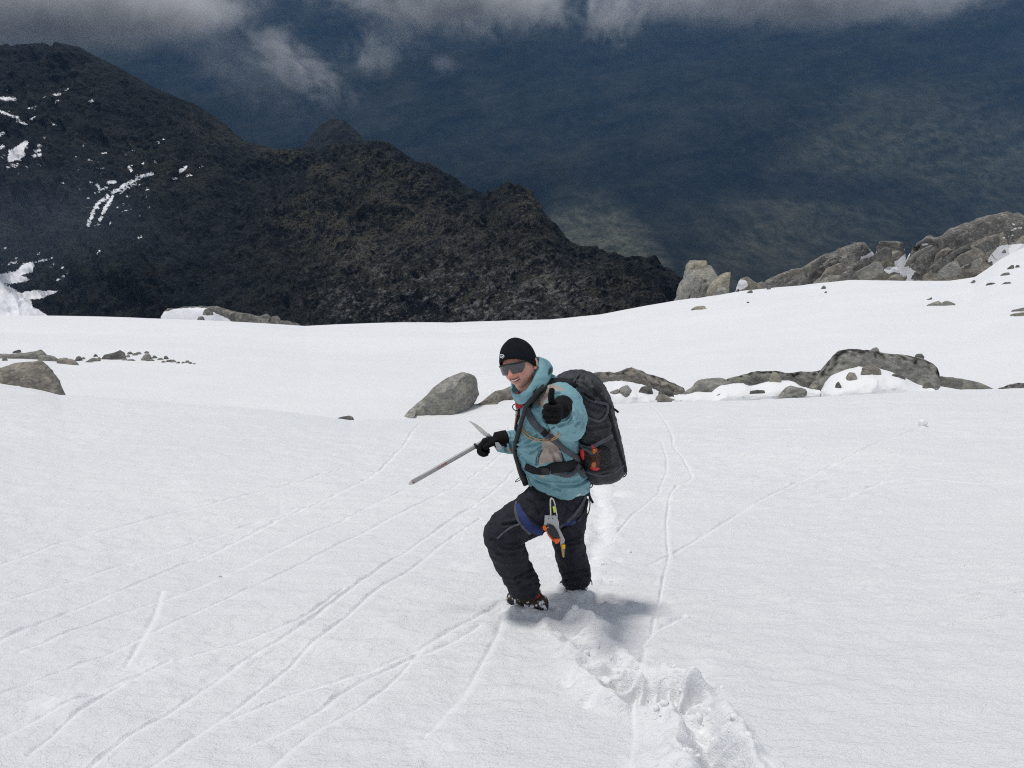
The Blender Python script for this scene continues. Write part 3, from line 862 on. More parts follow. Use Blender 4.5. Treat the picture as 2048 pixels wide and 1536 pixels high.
rock('short stone tongue poking sideways from the upright wedge-shaped stone', [(1215,786),(1224,783),(1232,780),(1240,777)], [(1215,790),(1224,790),(1232,787),(1240,784)], ROCK_G, D=15.8, w=.9, group=G1)
rock('thin curved grey slab in the snow just below the long humped rock', [(1276,777),(1290,773),(1305,774),(1314,780)], [(1276,779),(1295,782),(1306,788),(1314,788)], ROCK_D, D=15.9, w=.8, group=G1)
rock('dark leaning stone at the tapering end of the long humped rock', [(1318,780),(1330,775),(1342,781),(1352,787)], [(1318,787),(1330,788),(1342,790),(1352,790)], ROCK_D, D=15.8, w=.8, group=G1)
rock('flat tan stone at the snow edge below the tapering end of the long humped rock', [(1311,793),(1318,788),(1332,788),(1342,794),(1348,800)], [(1311,796),(1320,798),(1332,802),(1348,802)], ROCK_B, D=15.55, w=.8, group=G1)
rock('small rounded stone touching the side of the black backpack', [(1205,776),(1212,771),(1218,774),(1221,780)], [(1205,785),(1212,785),(1218,783),(1221,781)], ROCK_D, D=16.6, w=.9, group=G1)
rock('smooth grey whaleback rock with a pointed end in the snow, nearest the long humped rock',
     [(1348,800),(1358,791),(1370,781),(1390,769),(1405,758),(1430,757),(1450,757),(1464,765)],
     [(1348,801),(1370,793),(1400,787),(1430,791),(1440,786),(1455,776),(1464,770)], ROCK_G, D=16.2, w=.7, rough=.05, facets=3, group=G1)
rock('low mid-grey rock with dark moss on its crest, joining the whaleback and the big dome',
     [(1442,760),(1470,750),(1500,744),(1530,742),(1570,737),(1600,740),(1625,744),(1650,738)],
     [(1442,764),(1490,761),(1500,769),(1525,766),(1545,758),(1590,757),(1602,768),(1618,777),(1650,774)], ROCK_G, D=17.2, w=.6, moss=.45, group=G1)
rock('big rounded grey dome with black moss along its top, largest rock of the crest',
     [(1616,779),(1628,768),(1640,756),(1655,735),(1670,715),(1685,703),(1700,700),(1740,702),(1760,701),(1790,707),(1820,711),(1850,717),(1870,728),(1881,741),(1887,760)],
     [(1616,780),(1650,779),(1665,776),(1675,766),(1690,749),(1715,738),(1735,734),(1760,738),(1790,742),(1810,753),(1830,763),(1850,771),(1865,777),(1880,775),(1887,768)], ROCK_G, D=16.6, w=.75, moss=.45, n=72, arc=26, rough=.05, freq=1.7, facets=3, group=G1)
rock('smooth pale rock tail sloping away from the end of the big dome',
     [(1878,751),(1900,755),(1930,757),(1960,765),(1975,772),(1988,778)], [(1878,768),(1910,774),(1950,778),(1988,780)], ROCK_G, D=16.8, w=.6, rough=.03, facets=3, group=G1)
rock('low grey rock at the edge of the frame beyond the pale rock tail', [(1984,779),(2010,772),(2040,766),(2090,764),(2160,772)], [(1984,780),(2040,781),(2090,782),(2160,783)], ROCK_D, D=17.0, w=.6, moss=.3, group=G1)
rock('square-cut grey-green block lying in the snow in front of the big dome',
     [(1560,788),(1563,776),(1575,770),(1592,774),(1606,778),(1622,782)], [(1560,792),(1580,790),(1590,787),(1605,795),(1622,785)], ROCK_G, D=15.4, w=.8, rough=.07, group=G1)
rock('tan angular block perched in the snow against the front of the big dome', [(1724,738),(1732,729),(1745,731),(1758,735),(1769,742)], [(1724,744),(1740,748),(1757,751),(1769,748)], ROCK_B, D=15.95, w=.8, group=G1)
rock('brown stone half sunk in snow beside the tan angular block', [(1696,752),(1702,745),(1712,743),(1720,748)], [(1696,760),(1708,761),(1720,752)], ROCK_B, D=15.85, w=.8, group=G1)
rock('dark flat stone under the overhanging shoulder of the big dome', [(1783,752),(1792,747),(1805,751),(1819,759)], [(1783,762),(1800,761),(1819,760)], ROCK_D, D=15.9, w=.8, group=G1)
rock('tiny dark stone at the pointed foot of the big dome', [(1672,770),(1679,763),(1686,771)], [(1672,777),(1679,777),(1686,775)], ROCK_D, D=15.7, w=.8, group=G1)
rock('pale pinkish stone set on the snow below the low mossy rock', [(1541,756),(1548,745),(1556,744),(1563,752)], [(1541,760),(1550,762),(1563,761)], ROCK_P, D=16.1, w=.8, group=G1)
rock('long thin slab nearly level with the snow below the low mossy rock', [(1432,788),(1460,785),(1490,784),(1505,782),(1522,786)], [(1432,791),(1480,791),(1505,789),(1522,788)], ROCK_G, D=15.75, w=.9, group=G1)
rock('narrow stone sliver between the long thin slab and the big dome', [(1500,782),(1515,779),(1532,780)], [(1500,784),(1515,783),(1532,782)], ROCK_D, D=15.5, w=.9, group=G1)
rock('round grey stone balanced on the top of the big dome', [(1742,703),(1746,697),(1754,695),(1763,700),(1764,706)], [(1742,708),(1753,709),(1764,708)], ROCK_G, D=17.2, w=.9, rough=.03, sink=.02, facets=3, group=G1)
rock('small square stone standing on the far shoulder of the big dome', [(1834,711),(1837,707),(1847,707),(1851,712)], [(1834,716),(1843,717),(1851,716)], ROCK_D, D=17.2, w=.9, sink=.02, group=G1)
rock('tan column of stone under the blunt end of the big dome', [(1849,768),(1855,762),(1866,762),(1872,768)], [(1849,771),(1858,777),(1872,777)], ROCK_B, D=15.6, w=.7, group=G1)
rock('small grey pebble in the snow hollow in front of the big dome', [(1756,764),(1764,762),(1772,765)], [(1756,767),(1764,768),(1772,767)], ROCK_D, D=15.72, w=.8, group=G1)
rock('small dark stone lying where the near snow dips, downhill of the axe', [(675,836),(684,833),(698,831),(709,834)], [(675,838),(690,838),(709,838)], ROCK_D, D=14.2, w=.9, group=G4)
# --- snow banked up between those rocks
DR = dict(mat=SNOW, cat='snow drift', name='snow_drift', facets=0, rough=.07, freq=1.7, group=G5, n=60, arc=22, w=1.5)
rock('snow bank below the long humped rock, beside the backpack', [(1190,786),(1205,774),(1222,770),(1245,768),(1258,771),(1275,775),(1300,779),(1320,787),(1345,796),(1376,790)], [(1190,806),(1240,808),(1300,808),(1345,804),(1376,800)], D=15.7, **DR)
rock('snow bank between the whaleback rock and the square-cut block', [(1352,799),(1370,793),(1400,788),(1430,790),(1445,776),(1490,771),(1502,777),(1525,774),(1545,768),(1590,767),(1604,775),(1620,779),(1640,781)], [(1352,803),(1430,802),(1560,796),(1640,792)], D=15.6, **DR)
rock('snow bank heaped against the hollow front of the big dome', [(1646,782),(1664,777),(1676,769),(1690,757),(1715,747),(1735,741),(1760,744),(1790,749),(1810,759),(1830,768),(1850,775),(1868,778)], [(1646,792),(1730,789),(1868,784)], D=15.5, **DR)
# --- far side of the first dip, on the left
rock('large brown-streaked boulder at the edge of the frame, rising behind the snow crest',
     [(-90,742),(-40,735),(0,729),(25,722),(70,720),(78,728),(88,738),(97,748),(106,762),(114,776),(119,790)],
     [(-90,775),(0,772),(38,772),(60,784),(85,792),(119,797)], ROCK_B, D=17.6, w=.7, rough=.05, freq=1.6, group=G1)
rock('small flat brown rock showing above the snow crest, next to the brown-streaked boulder', [(153,800),(160,795),(172,792),(182,796),(190,803)], [(153,803),(172,804),(190,806)], ROCK_B, D=16.6, w=.8, group=G1)
rock('broad flat grey slab at the start of the broken row, partly out of frame', [(-60,706),(15,706),(40,702),(55,699),(85,698),(92,708)], [(-60,718),(0,717),(50,717),(92,721)], ROCK_G, w=.8, group=G3)
rock('sloping grey slab leaning on the broad flat slab of the broken row', [(70,713),(92,709),(112,711),(122,718)], [(70,722),(100,723),(122,725)], ROCK_G, w=.8, group=G3)
rock('wedge of grey rock tapering down at the front of the broken row', [(112,719),(130,714),(145,718),(153,725),(157,730)], [(112,725),(135,729),(157,732)], ROCK_B, w=.8, group=G3)
rock('thin plate of rock lying on top of the broad flat slab', [(20,706),(30,701),(40,699)], [(20,708),(30,707),(40,704)], ROCK_D, w=.8, group=G3)
rock('lone rounded stone standing clear at the gap in the broken row', [(149,720),(154,712),(160,713),(163,720)], [(149,722),(156,723),(163,722)], ROCK_D, w=.8, group=G3)
rock('sharp-horned slab with an upturned tip in the middle of the broken row', [(199,712),(215,709),(230,705),(246,699),(249,701),(250,714)], [(199,719),(215,720),(232,720),(250,718)], ROCK_D, w=.8, rough=.04, group=G3)
rock('flat stone lying under the sharp-horned slab', [(173,721),(181,716),(190,715),(200,718)], [(173,723),(186,724),(200,723)], ROCK_G, w=.8, group=G3)
rock('blocky grey stone just past the sharp-horned slab', [(278,716),(284,709),(296,707),(304,713)], [(278,720),(290,721),(304,720)], ROCK_G, w=.8, group=G3)
rng = np.random.RandomState(21)
small = [(166,718,7,5),(190,713,7,6),(197,719,8,5),(254,714,7,6),(259,708,8,6),(268,710,9,5),(276,708,8,5),(292,706,8,4),(308,716,9,6),(320,719,8,4),(331,718,9,8),(338,723,9,6),(346,724,8,6),(356,726,6,3),
         (365,726,5,3),(373,725,8,5),(380,727,6,4),(388,728,5,2),(178,724,12,4),(261,721,13,4),(8,721,9,6),(248,720,9,5),(300,721,12,4),(326,724,8,3)]
ORD = 'first second third fourth fifth sixth seventh eighth ninth tenth eleventh twelfth thirteenth fourteenth fifteenth sixteenth seventeenth eighteenth nineteenth twentieth'.split()
before = sorted([q for q in small if q[0] < 225], key=lambda q: -q[0]); after = sorted([q for q in small if q[0] >= 225])
def small_label(q):
    size = 'tiny' if q[2] < 8 else 'small flat' if q[3] <= 4 else 'small blocky'
    if q in before: return '%s stone, %s one back from the sharp-horned slab towards the broad flat slab' % (size, ORD[before.index(q)])
    return '%s stone, %s one past the sharp-horned slab towards the thin end of the row' % (size, ORD[after.index(q)])
for k, (u, v, w_, h_) in enumerate(small):
    w_, h_ = w_ * 1.45, h_ * .85
    rock(small_label(small[k]), [(u - w_/2, v), (u - w_*.25, v - h_*.85), (u + w_*.2, v - h_), (u + w_/2, v - .5)], [(u - w_/2, v + .6), (u, v + 1.2), (u + w_/2, v + .4)],
         (ROCK_G, ROCK_D, ROCK_B)[k % 3], w=.9, n=9, arc=9, rough=.10, seed=k * 3.1, sink=.03, group=G3)
# --- far knoll on the left
rock('low rock knoll capped with snow at the far snow edge under the mountain',
     [(300,634),(312,624),(325,617),(360,612),(400,611),(440,612),(460,616),(490,622),(520,629),(560,640),(605,652)],
     [(300,640),(350,642),(400,646),(450,650),(500,654),(605,657)], ROCK_D, D=64, w=.8, rough=.06,
     snowpoly=[[(320,634),(330,624),(352,617),(395,614),(420,618),(432,627),(452,634),(468,646),(400,650),(330,645)]], group=G2)
for (u, v, w_, h_, tx) in ((413, 628, 23, 12, 'dark pointed rock sticking out of the snow cap on the knoll'), (399, 641, 20, 8, 'smaller dark rock just below the pointed one on the snow-capped knoll'),
                       (548, 642, 26, 11, 'rounded grey rock near the tapering end of the snow-capped knoll'), (588, 650, 28, 5, 'last low brown rock where the snow-capped knoll ends'), (530, 634, 22, 7, 'dark boulder on the rib of the snow-capped knoll')):
    rock(tx, [(u - w_/2, v), (u - w_*.2, v - h_*.9), (u + w_*.2, v - h_), (u + w_/2, v - 1)], [(u - w_/2, v + 1), (u, v + 2), (u + w_/2, v + 1)], ROCK_D, D=61, w=.9, n=12, rough=.08, group=G2)

# --- far outcrop on the right
rock('massive cracked boulder standing apart at the end of the far outcrop',
     [(1352,598),(1362,575),(1371,558),(1378,535),(1386,526),(1396,522),(1415,521),(1424,527),(1445,532),(1460,535),(1467,545),(1471,556)],
     [(1352,601),(1372,602),(1392,601),(1420,594),(1455,590),(1466,580),(1471,560)], ROCK_G, D=58, w=.6, n=60, arc=24, rough=.15, freq=2.4, group=G2, sink=1.2, snowpoly=OUTCROP_SNOW)
rock('smooth pale lobe leaning on the front of the massive cracked boulder', [(1408,584),(1425,566),(1440,552),(1452,545),(1463,543),(1466,556),(1466,572)], [(1408,591),(1425,590),(1445,591),(1460,586),(1466,575)], ROCK_P, D=55.5, w=.6, rough=.04, facets=3, group=G2, sink=1.2, snowpoly=OUTCROP_SNOW)
rock('rounded pale cap stone on top of the massive cracked boulder', [(1380,534),(1388,524),(1398,521),(1412,521),(1421,527)], [(1380,538),(1398,535),(1421,531)], ROCK_P, D=57.5, w=.6, rough=.04, sink=.1, facets=3, group=G2)
rock('low knob of rock at the foot of the massive cracked boulder', [(1430,584),(1437,574),(1450,570),(1457,576),(1459,586)], [(1430,592),(1445,593),(1459,590)], ROCK_G, D=54, w=.7, group=G2)
rock('stubby stones in the notch beside the massive cracked boulder', [(1390,594),(1399,586),(1410,588),(1416,594)], [(1390,600),(1403,599),(1416,597)], ROCK_D, D=54.5, w=.7, group=G2)
rock('low broken shelf of rock linking the massive boulder and the main outcrop',
     [(1466,552),(1480,546),(1492,552),(1510,563),(1550,561),(1580,565),(1622,570)], [(1466,556),(1490,571),(1500,577),(1550,575),(1590,575),(1622,578)], ROCK_B, D=60, w=.6, rough=.12, group=G2, sink=1.2, snowpoly=OUTCROP_SNOW)
rock('long grey slab ramp at the lower end of the main outcrop',
     [(1545,566),(1575,555),(1595,543),(1615,525),(1640,510),(1665,507),(1690,497),(1715,491),(1735,489),(1747,497),(1760,506)],
     [(1545,570),(1600,577),(1640,575),(1690,566),(1720,556),(1740,545),(1760,530)], ROCK_D, D=62, w=.5, n=60, rough=.12, group=G2, sink=1.2, snowpoly=OUTCROP_SNOW)
rock('tapered grey boulder lying on the snow in front of the slab ramp', [(1614,577),(1635,559),(1650,549),(1662,544),(1674,547),(1688,554),(1698,561)], [(1614,578),(1645,578),(1670,573),(1698,563)], ROCK_G, D=55, w=.6, rough=.05, group=G2, sink=1.2, snowpoly=OUTCROP_SNOW)
rock('green-brown ledge above the tapered grey boulder', [(1655,552),(1680,540),(1705,528),(1722,523),(1731,535),(1738,548)], [(1655,558),(1690,562),(1720,560),(1738,556)], ROCK_B, D=58, w=.5, rough=.1, group=G2, sink=1.2, snowpoly=OUTCROP_SNOW)
rock('broken brown face between the two bright snow patches of the outcrop',
     [(1722,546),(1735,534),(1752,518),(1768,508),(1785,500),(1812,497),(1832,503)], [(1722,559),(1750,560),(1780,558),(1795,545),(1815,530),(1832,522)], ROCK_B, D=60, w=.45, rough=.13, group=G2, sink=1.2, snowpoly=OUTCROP_SNOW)
rock('dark knobbly boulders on the skyline of the outcrop', [(1755,488),(1764,479),(1778,477),(1800,472),(1812,479),(1822,490)], [(1755,497),(1790,500),(1822,497)], ROCK_D, D=66, w=.5, rough=.14, group=G2, sink=1.2, snowpoly=OUTCROP_SNOW)
rock('rugged upper rib of the outcrop with tilted layers, highest on the skyline',
     [(1810,500),(1830,489),(1850,480),(1870,474),(1890,469),(1906,458),(1925,455),(1945,447),(1965,440),(1990,431),(2012,427),(2030,424),(2065,428),(2130,420)],
     [(1810,525),(1825,542),(1850,545),(1890,535),(1950,522),(1990,500),(2020,480),(2065,470),(2130,470)], ROCK_D, D=64, w=.45, n=70, arc=24, rough=.12, freq=2.6, group=G2, sink=1.2, snowpoly=OUTCROP_SNOW)
rock('brown slanting slabs below the upper rib of the outcrop',
     [(1845,552),(1865,538),(1890,522),(1920,505),(1950,487),(1975,475),(1990,471),(2012,462),(2040,455),(2065,452)],
     [(1845,563),(1895,562),(1920,548),(1955,528),(1972,512),(1995,490),(2030,482),(2065,478)], ROCK_B, D=60, w=.45, n=60, rough=.11, freq=2.4, group=G2, sink=1.2, snowpoly=OUTCROP_SNOW)
rock('smooth rounded brow of rock at the front of the outcrop', [(1838,561),(1870,556),(1900,545),(1925,531),(1948,522),(1972,521),(1988,528),(1998,540)], [(1838,564),(1880,566),(1915,567),(1945,556),(1965,549),(1985,553),(1998,545)], ROCK_B, D=56, w=.5, rough=.06, facets=3, group=G2, sink=1.2, snowpoly=OUTCROP_SNOW)
rock('dark wedge pointing down the snow below the rounded brow', [(1802,573),(1818,563),(1834,557),(1848,561)], [(1802,574),(1830,571),(1848,567)], ROCK_D, D=54.5, w=.7, group=G2)
rock('stubby brown rock at the lower lip of the bright snow patch', [(1776,551),(1788,543),(1800,546),(1812,556)], [(1776,560),(1797,565),(1812,562)], ROCK_B, D=56, w=.7, group=G2, sink=1.2, snowpoly=OUTCROP_SNOW)
rock('grey rock by the edge of the frame above the wide snow patch', [(2011,498),(2024,487),(2040,478),(2065,466),(2130,455)], [(2011,502),(2035,503),(2065,500),(2130,500)], ROCK_B, D=60, w=.5, group=G2, sink=1.2, snowpoly=OUTCROP_SNOW)
rock('upright dark boulder by the edge of the frame in the wide snow patch', [(2022,565),(2026,553),(2033,552),(2040,562)], [(2022,566),(2032,568),(2040,567)], ROCK_D, D=54, w=.8, group=G2)
rock('dark rock lump in the middle of the bright snow patch', [(1782,534),(1788,528),(1798,530),(1803,536)], [(1782,537),(1792,538),(1803,538)], ROCK_D, D=57.5, w=.8, group=G2, sink=1.2, snowpoly=OUTCROP_SNOW)
rg = np.random.RandomState(4)
lo_l = np.array([(1480,576),(1600,572),(1740,556),(1850,560),(1990,545),(2060,500)], float); up_l = np.array([(1500,566),(1560,556),(1640,516),(1745,500),(1850,488),(1965,450),(2060,436)], float)
n_slab = 0
for k in range(38):
    u = 1530 + 510 * (k + rg.uniform(.1, .9)) / 38
    f = rg.uniform(.10, .95)
    v = np.interp(u, up_l[:, 0], up_l[:, 1]) * (1 - f) + np.interp(u, lo_l[:, 0], lo_l[:, 1]) * f
    if min(poly_mask(np.array([u]), np.array([v]), pl)[0] for pl in OUTCROP_SNOW) < 7: continue
    w_ = rg.uniform(36, 96) * (1.2 - .5 * f); h_ = rg.uniform(6, 13)
    tl = w_ * rg.uniform(.22, .42)
    n_slab += 1
    rock('%s slanting slab of the far outcrop, %s up from the massive boulder' % (('dark', 'dark', 'brown', 'grey')[k % 4], ORD[n_slab - 1] if n_slab <= 20 else 'twenty-' + ORD[n_slab - 21]), [(u - w_/2, v + tl * .5), (u - w_*.25, v - h_*.55 + tl * .2), (u + w_*.2, v - h_ - tl * .25), (u + w_*.42, v - h_*.9 - tl * .45), (u + w_/2, v - tl * .5)],
         [(u - w_/2, v + tl * .5 + 1.5), (u, v + 3), (u + w_/2, v - tl * .5 + 2)], (ROCK_D, ROCK_D, ROCK_B, ROCK_G)[k % 4], D=60.5 - 8.5 * f, w=.5, arc=12, rough=.16, freq=2.6, seed=k * 1.7, group='slabs in the face of the far outcrop', sink=.5, facets=10)
for k, (u, v, w_, h_, tx) in enumerate([(2010,504,6,5,'small dark stone alone high on the wide snow patch'), (2024,537,16,7,'dark stone on the wide snow patch under the frame-edge rock'), (2037,534,11,4,'flat dark stone beside its twin on the wide snow patch'),
        (2015,549,26,4,'low dark stone strip across the wide snow patch'), (1949,564,14,5,'small brown stone on the snow below the rounded brow'), (1985,568,24,3,'thin row of dark stones level with the snow'),
        (2014,567,30,4,'longest dark strip of stones level with the snow'), (1539,578,9,9,'small upright pointed stone on the snow below the rock shelf'), (1501,585,20,5,'flat grey stone on the snow below the rock shelf'),
        (1648,577,12,6,'small dark stone by the tip of the tapered grey boulder'), (1652,585,6,3,'tiny stone on open snow below the tapered boulder'), (1477,582,9,4,'small stone on the snow beside the massive boulder'), (1496,605,6,2,'tiniest dark stone on the open far snow'),
        (1829,533,26,8,'dark stone ledge above the dark wedge'), (1835,556,22,9,'grey knob behind the dark wedge')]):
    rock(tx, [(u - w_/2, v), (u - w_*.2, v - h_*.9), (u + w_*.15, v - h_), (u + w_/2, v - .5)], [(u - w_/2, v + .7), (u, v + 1.3), (u + w_/2, v + .6)], ROCK_D, w=.8, n=12, arc=10, rough=.09, seed=k * 2.3, group=G2)
# --- loose on the far snow
rock('long flat-topped grey slab on the open far snow', [(1881,607),(1886,603),(1900,601),(1912,602),(1919,606)], [(1881,611),(1900,611),(1919,611)], ROCK_G, w=.7, rough=.02, group=G4)
rock('low grey rock touching the end of the long flat-topped slab', [(1854,610),(1866,606),(1876,601),(1886,607)], [(1854,611),(1870,612),(1886,612)], ROCK_G, w=.7, group=G4)
rock('small pointed stone just above the long flat-topped slab', [(1853,599),(1860,597),(1864,594),(1866,598)], [(1853,600),(1860,600),(1866,599)], ROCK_D, w=.7, group=G4)
rock('flat tan stone alone on the snow below the massive cracked boulder', [(1382,618),(1392,613),(1408,612),(1416,615),(1425,617)], [(1382,619),(1400,619),(1425,618)], ROCK_P, w=.8, rough=.05, group=G4)
rock('rounded grey rock by the edge of the frame on the far snow, upper of two', [(2022,620),(2032,615),(2044,614),(2070,616)], [(2022,622),(2040,623),(2070,624)], ROCK_G, w=.7, group=G4)
rock('flat greenish rock by the edge of the frame on the far snow, lower of two', [(2018,629),(2030,627),(2048,624),(2070,626)], [(2018,630),(2040,632),(2070,633)], ROCK_B, w=.7, group=G4)
# --- small things on the near snow
def lump(name, u, v, rad, mat, label, cat, seed, flat=.8, group=None):
    g = ground_at(u, v, 30)
    bm_ = bmesh.new(); bmesh.ops.create_icosphere(bm_, subdivisions=3, radius=1)
    V = np.array([q.co[:] for q in bm_.verts]); F = [[w.index for w in f.verts] for f in bm_.faces]; bm_.free()
    s_ = 1 + .22 * fbm(V[:, 0] * 1.6 + seed, V[:, 1] * 1.6, V[:, 2] * 1.6, 3)
    V = V * s_[:, None] * rad; V[:, 2] *= flat; V[:, 2] += rad * .45
    o = new_mesh(name, V, F, mat); o.location = g
    return tag(o, label, cat, group)
lump('snowball', 1845, 850, .055, SNOW, 'lone snowball at the upper end of its straight rolling track', 'snowball', 1.0, .9)
for k, (u, v, r_, tx) in enumerate([(1213, 1366, .026, 'small snow lump wedged in the deep footprint'), (1372, 1237, .022, 'little clod of snow at the end of the short furrow')]):
    lump('snow_lump', u, v, r_, SNOW, tx, 'snow lump', k * 3.3 + 4, .55, 'lumps of snow along the trodden trail')
rg = np.random.RandomState(8)
path = [(1040,1222),(1110,1240),(1150,1262),(1180,1300),(1205,1340),(1222,1366),(1262,1388),(1310,1396),(1352,1400),(1385,1412),(1402,1450),(1418,1490),(1436,1525)]
bm_ = bmesh.new(); bmesh.ops.create_icosphere(bm_, subdivisions=2, radius=1)
IV = np.array([q.co[:] for q in bm_.verts]); IF = [[w.index for w in f.verts] for f in bm_.faces]; bm_.free()
cV, cF = [], []
KD_IDX = np.nonzero(view & (fr < 6))[0]
gxy = np.stack([fx[KD_IDX], fy[KD_IDX]], 1); gzz = gz[KD_IDX]
for k in range(95):
    s_ = rg.uniform(0, len(path) - 1) if k < 75 else None
    if s_ is not None:
        i_ = int(s_); f_ = s_ - i_
        u = path[i_][0] * (1 - f_) + path[min(i_ + 1, len(path) - 1)][0] * f_ + rg.normal() * 34
        v = path[i_][1] * (1 - f_) + path[min(i_ + 1, len(path) - 1)][1] * f_ + rg.normal() * 24
    else: u, v = 1180 + rg.normal() * 40, 1090 + rg.normal() * 60
    g = ground_at(u, v, 10)
    if g is None: continue
    near_ = np.argmin((gxy[:, 0] - g.x) ** 2 + (gxy[:, 1] - g.y) ** 2)
    rad = .004 + .015 * rg.uniform() ** 2.6
    q = IV * (1 + .35 * fbm(IV[:, 0] * 1.5 + k, IV[:, 1] * 1.5, IV[:, 2] * 1.5, 2))[:, None] * rad * rg.uniform(.7, 1.3, 3)
    q = q + np.array([g.x, g.y, gzz[near_] + rad * .15])
    cF += [[a + len(cV) * len(IV) for a in f] for f in IF]; cV.append(q)
o = new_mesh('snow_crumbs', np.vstack(cV), cF, SNOW)
tag(o, kind='stuff')
g = ground_at(441, 1155)
bm_ = bmesh.new()
TW = [(-.012, 0, .004), (-.004, .002, .010), (.006, 0, .008), (.012, -.004, .002)]
twV, twF = [], []
for i, q in enumerate(TW):
    for k in range(6):
        a = k / 6 * 2 * math.pi
        twV.append((q[0], q[1] + .0022 * math.cos(a), q[2] + .0022 * math.sin(a)))
twF = grid_faces(4, 6, True).tolist() + [[5,4,3,2,1,0], [18,19,20,21,22,23]]
bm_.free()
o = new_mesh('twig', twV, twF, ROCK_D); o.location = g
tag(o, 'tiny curled dark twig lying on the open snow', 'twig')
# ------------------------------------------------------------------ THE CLIMBER
def px_scale(u, v, D):
    return (D / ray(u, v)[1]) / FPX

def catmull(P, n, closed=False):
    P = np.asarray(P, float); N = len(P)
    if closed:
        tt = np.linspace(0, N, n, endpoint=False); i = tt.astype(int); f = (tt - i)[:, None]
        pm, p0, p1, p2 = P[(i - 1) % N], P[i % N], P[(i + 1) % N], P[(i + 2) % N]
    else:
        tt = np.linspace(0, N - 1, n); i = np.clip(tt.astype(int), 0, N - 2); f = (tt - i)[:, None]
        pm, p0, p1, p2 = P[np.clip(i - 1, 0, N - 1)], P[i], P[i + 1], P[np.clip(i + 2, 0, N - 1)]
    return 0.5 * (2*p0 + (p1 - pm)*f + (2*pm - 5*p0 + 4*p1 - p2)*f**2 + (-pm + 3*p0 - 3*p1 + p2)*f**3)

def tube(cs, ra, rb=None, seg=20, n=None, hint=(1, 0, 0), pw=2.0, dome=True, smooth_path=True):
    """Closed loft of (super)elliptic rings along a path; ra along `hint`, rb across it."""
    cs = np.array([tuple(c) for c in cs], float)
    ra = np.broadcast_to(np.asarray(ra, float), (len(cs),)); rb = ra if rb is None else np.broadcast_to(np.asarray(rb, float), (len(cs),))
    A = np.column_stack([cs, ra, rb])
    if smooth_path and len(cs) > 2: A = catmull(A, n or (len(cs) * 5))
    elif n:
        tt = np.linspace(0, len(cs) - 1, n); A = np.column_stack([np.interp(tt, range(len(cs)), A[:, k]) for k in range(5)])
    c = A[:, :3]
    t = np.gradient(c, axis=0); t /= np.linalg.norm(t, axis=1)[:, None] + 1e-12
    h = np.array(hint, float)
    s = h[None] - (t @ h)[:, None] * t
    s /= np.linalg.norm(s, axis=1)[:, None] + 1e-12
    q = np.cross(t, s)
    th = np.linspace(0, 2 * np.pi, seg, endpoint=False)
    co, si = np.cos(th), np.sin(th)
    e = 2.0 / pw
    co = np.sign(co) * np.abs(co) ** e; si = np.sign(si) * np.abs(si) ** e
    V = c[:, None] + s[:, None] * (A[:, 3:4] * co)[..., None] + q[:, None] * (A[:, 4:5] * si)[..., None]
    m = len(c)
    V = V.reshape(-1, 3)
    F = grid_faces(m, seg, True).tolist()
    capk = .45 if dome else 0.0
    a = c[0] - t[0] * capk * min(A[0, 3], A[0, 4]); b = c[-1] + t[-1] * capk * min(A[-1, 3], A[-1, 4])
    i0 = len(V); V = np.vstack([V, a, b])
    for k in range(seg):
        F.append([i0, (k + 1) % seg, k]); o_ = (m - 1) * seg
        F.append([i0 + 1, o_ + k, o_ + (k + 1) % seg])
    return V, F

def join(parts):
    Vs, Fs, k = [], [], 0
    for V, F in parts:
        Vs.append(np.asarray(V, float)); Fs += [[i + k for i in f] for f in F]; k += len(V)
    return np.vstack(Vs), Fs

def evaluated(o):
    dg = bpy.context.evaluated_depsgraph_get()
    me = bpy.data.meshes.new_from_object(o.evaluated_get(dg))
    V = np.empty(len(me.vertices) * 3, np.float32); me.vertices.foreach_get('co', V); V = V.reshape(-1, 3).astype(float)
    F = [list(p_.vertices) for p_ in me.polygons]
    N = np.empty(len(me.vertices) * 3, np.float32); me.vertices.foreach_get('normal', N); N = N.reshape(-1, 3).astype(float)
    old = o.data
    bpy.data.objects.remove(o); bpy.data.meshes.remove(old); bpy.data.meshes.remove(me)
    return V, F, N

def union(parts, voxel, smooth=4, fac=.5):
    V, F = join(parts)
    o = new_mesh('temp', V, F)
    m = o.modifiers.new('r', 'REMESH'); m.mode = 'VOXEL'; m.voxel_size = voxel; m.adaptivity = 0
    if smooth:
        s = o.modifiers.new('s', 'SMOOTH'); s.factor = fac; s.iterations = smooth
    return evaluated(o)

CAM = np.array([0, 0, EYE])
def facing(V, N):
    d = CAM - V; d /= np.linalg.norm(d, axis=1)[:, None]
    return (d * N).sum(1)

def creases(V, N, lines, depth, wpx):
    u, v = proj(V); f = np.clip(facing(V, N) * 3, 0, 1)
    out = np.zeros(len(V))
    for ln in lines:
        d = line_mask(u, v, catmull(ln, len(ln) * 6) if len(ln) > 2 else ln, 0)
        out += -np.exp(-(d / wpx) ** 2) + .7 * np.exp(-((d - 2.0 * wpx) / wpx) ** 2)
    return V + N * (out * f * depth)[:, None]

def in_polys(V, N, polys, soft=.8):
    u, v = proj(V)
    d = np.min([poly_mask(u, v, p_) for p_ in polys], 0)
    return np.clip(.5 - d / soft, 0, 1) * (facing(V, N) > .02)

def bvh_of(*meshes):
    V, F = join([(m[0], m[1]) for m in meshes])
    return BVHTree.FromPolygons([Vector(p_) for p_ in V], F)

def cast(bvh, u, v):
    d = Vector(ray(u, v)).normalized()
    loc, nor, idx, dist = bvh.ray_cast(Vector(CAM), d)
    return (np.array(loc), np.array(nor)) if loc is not None else (None, None)

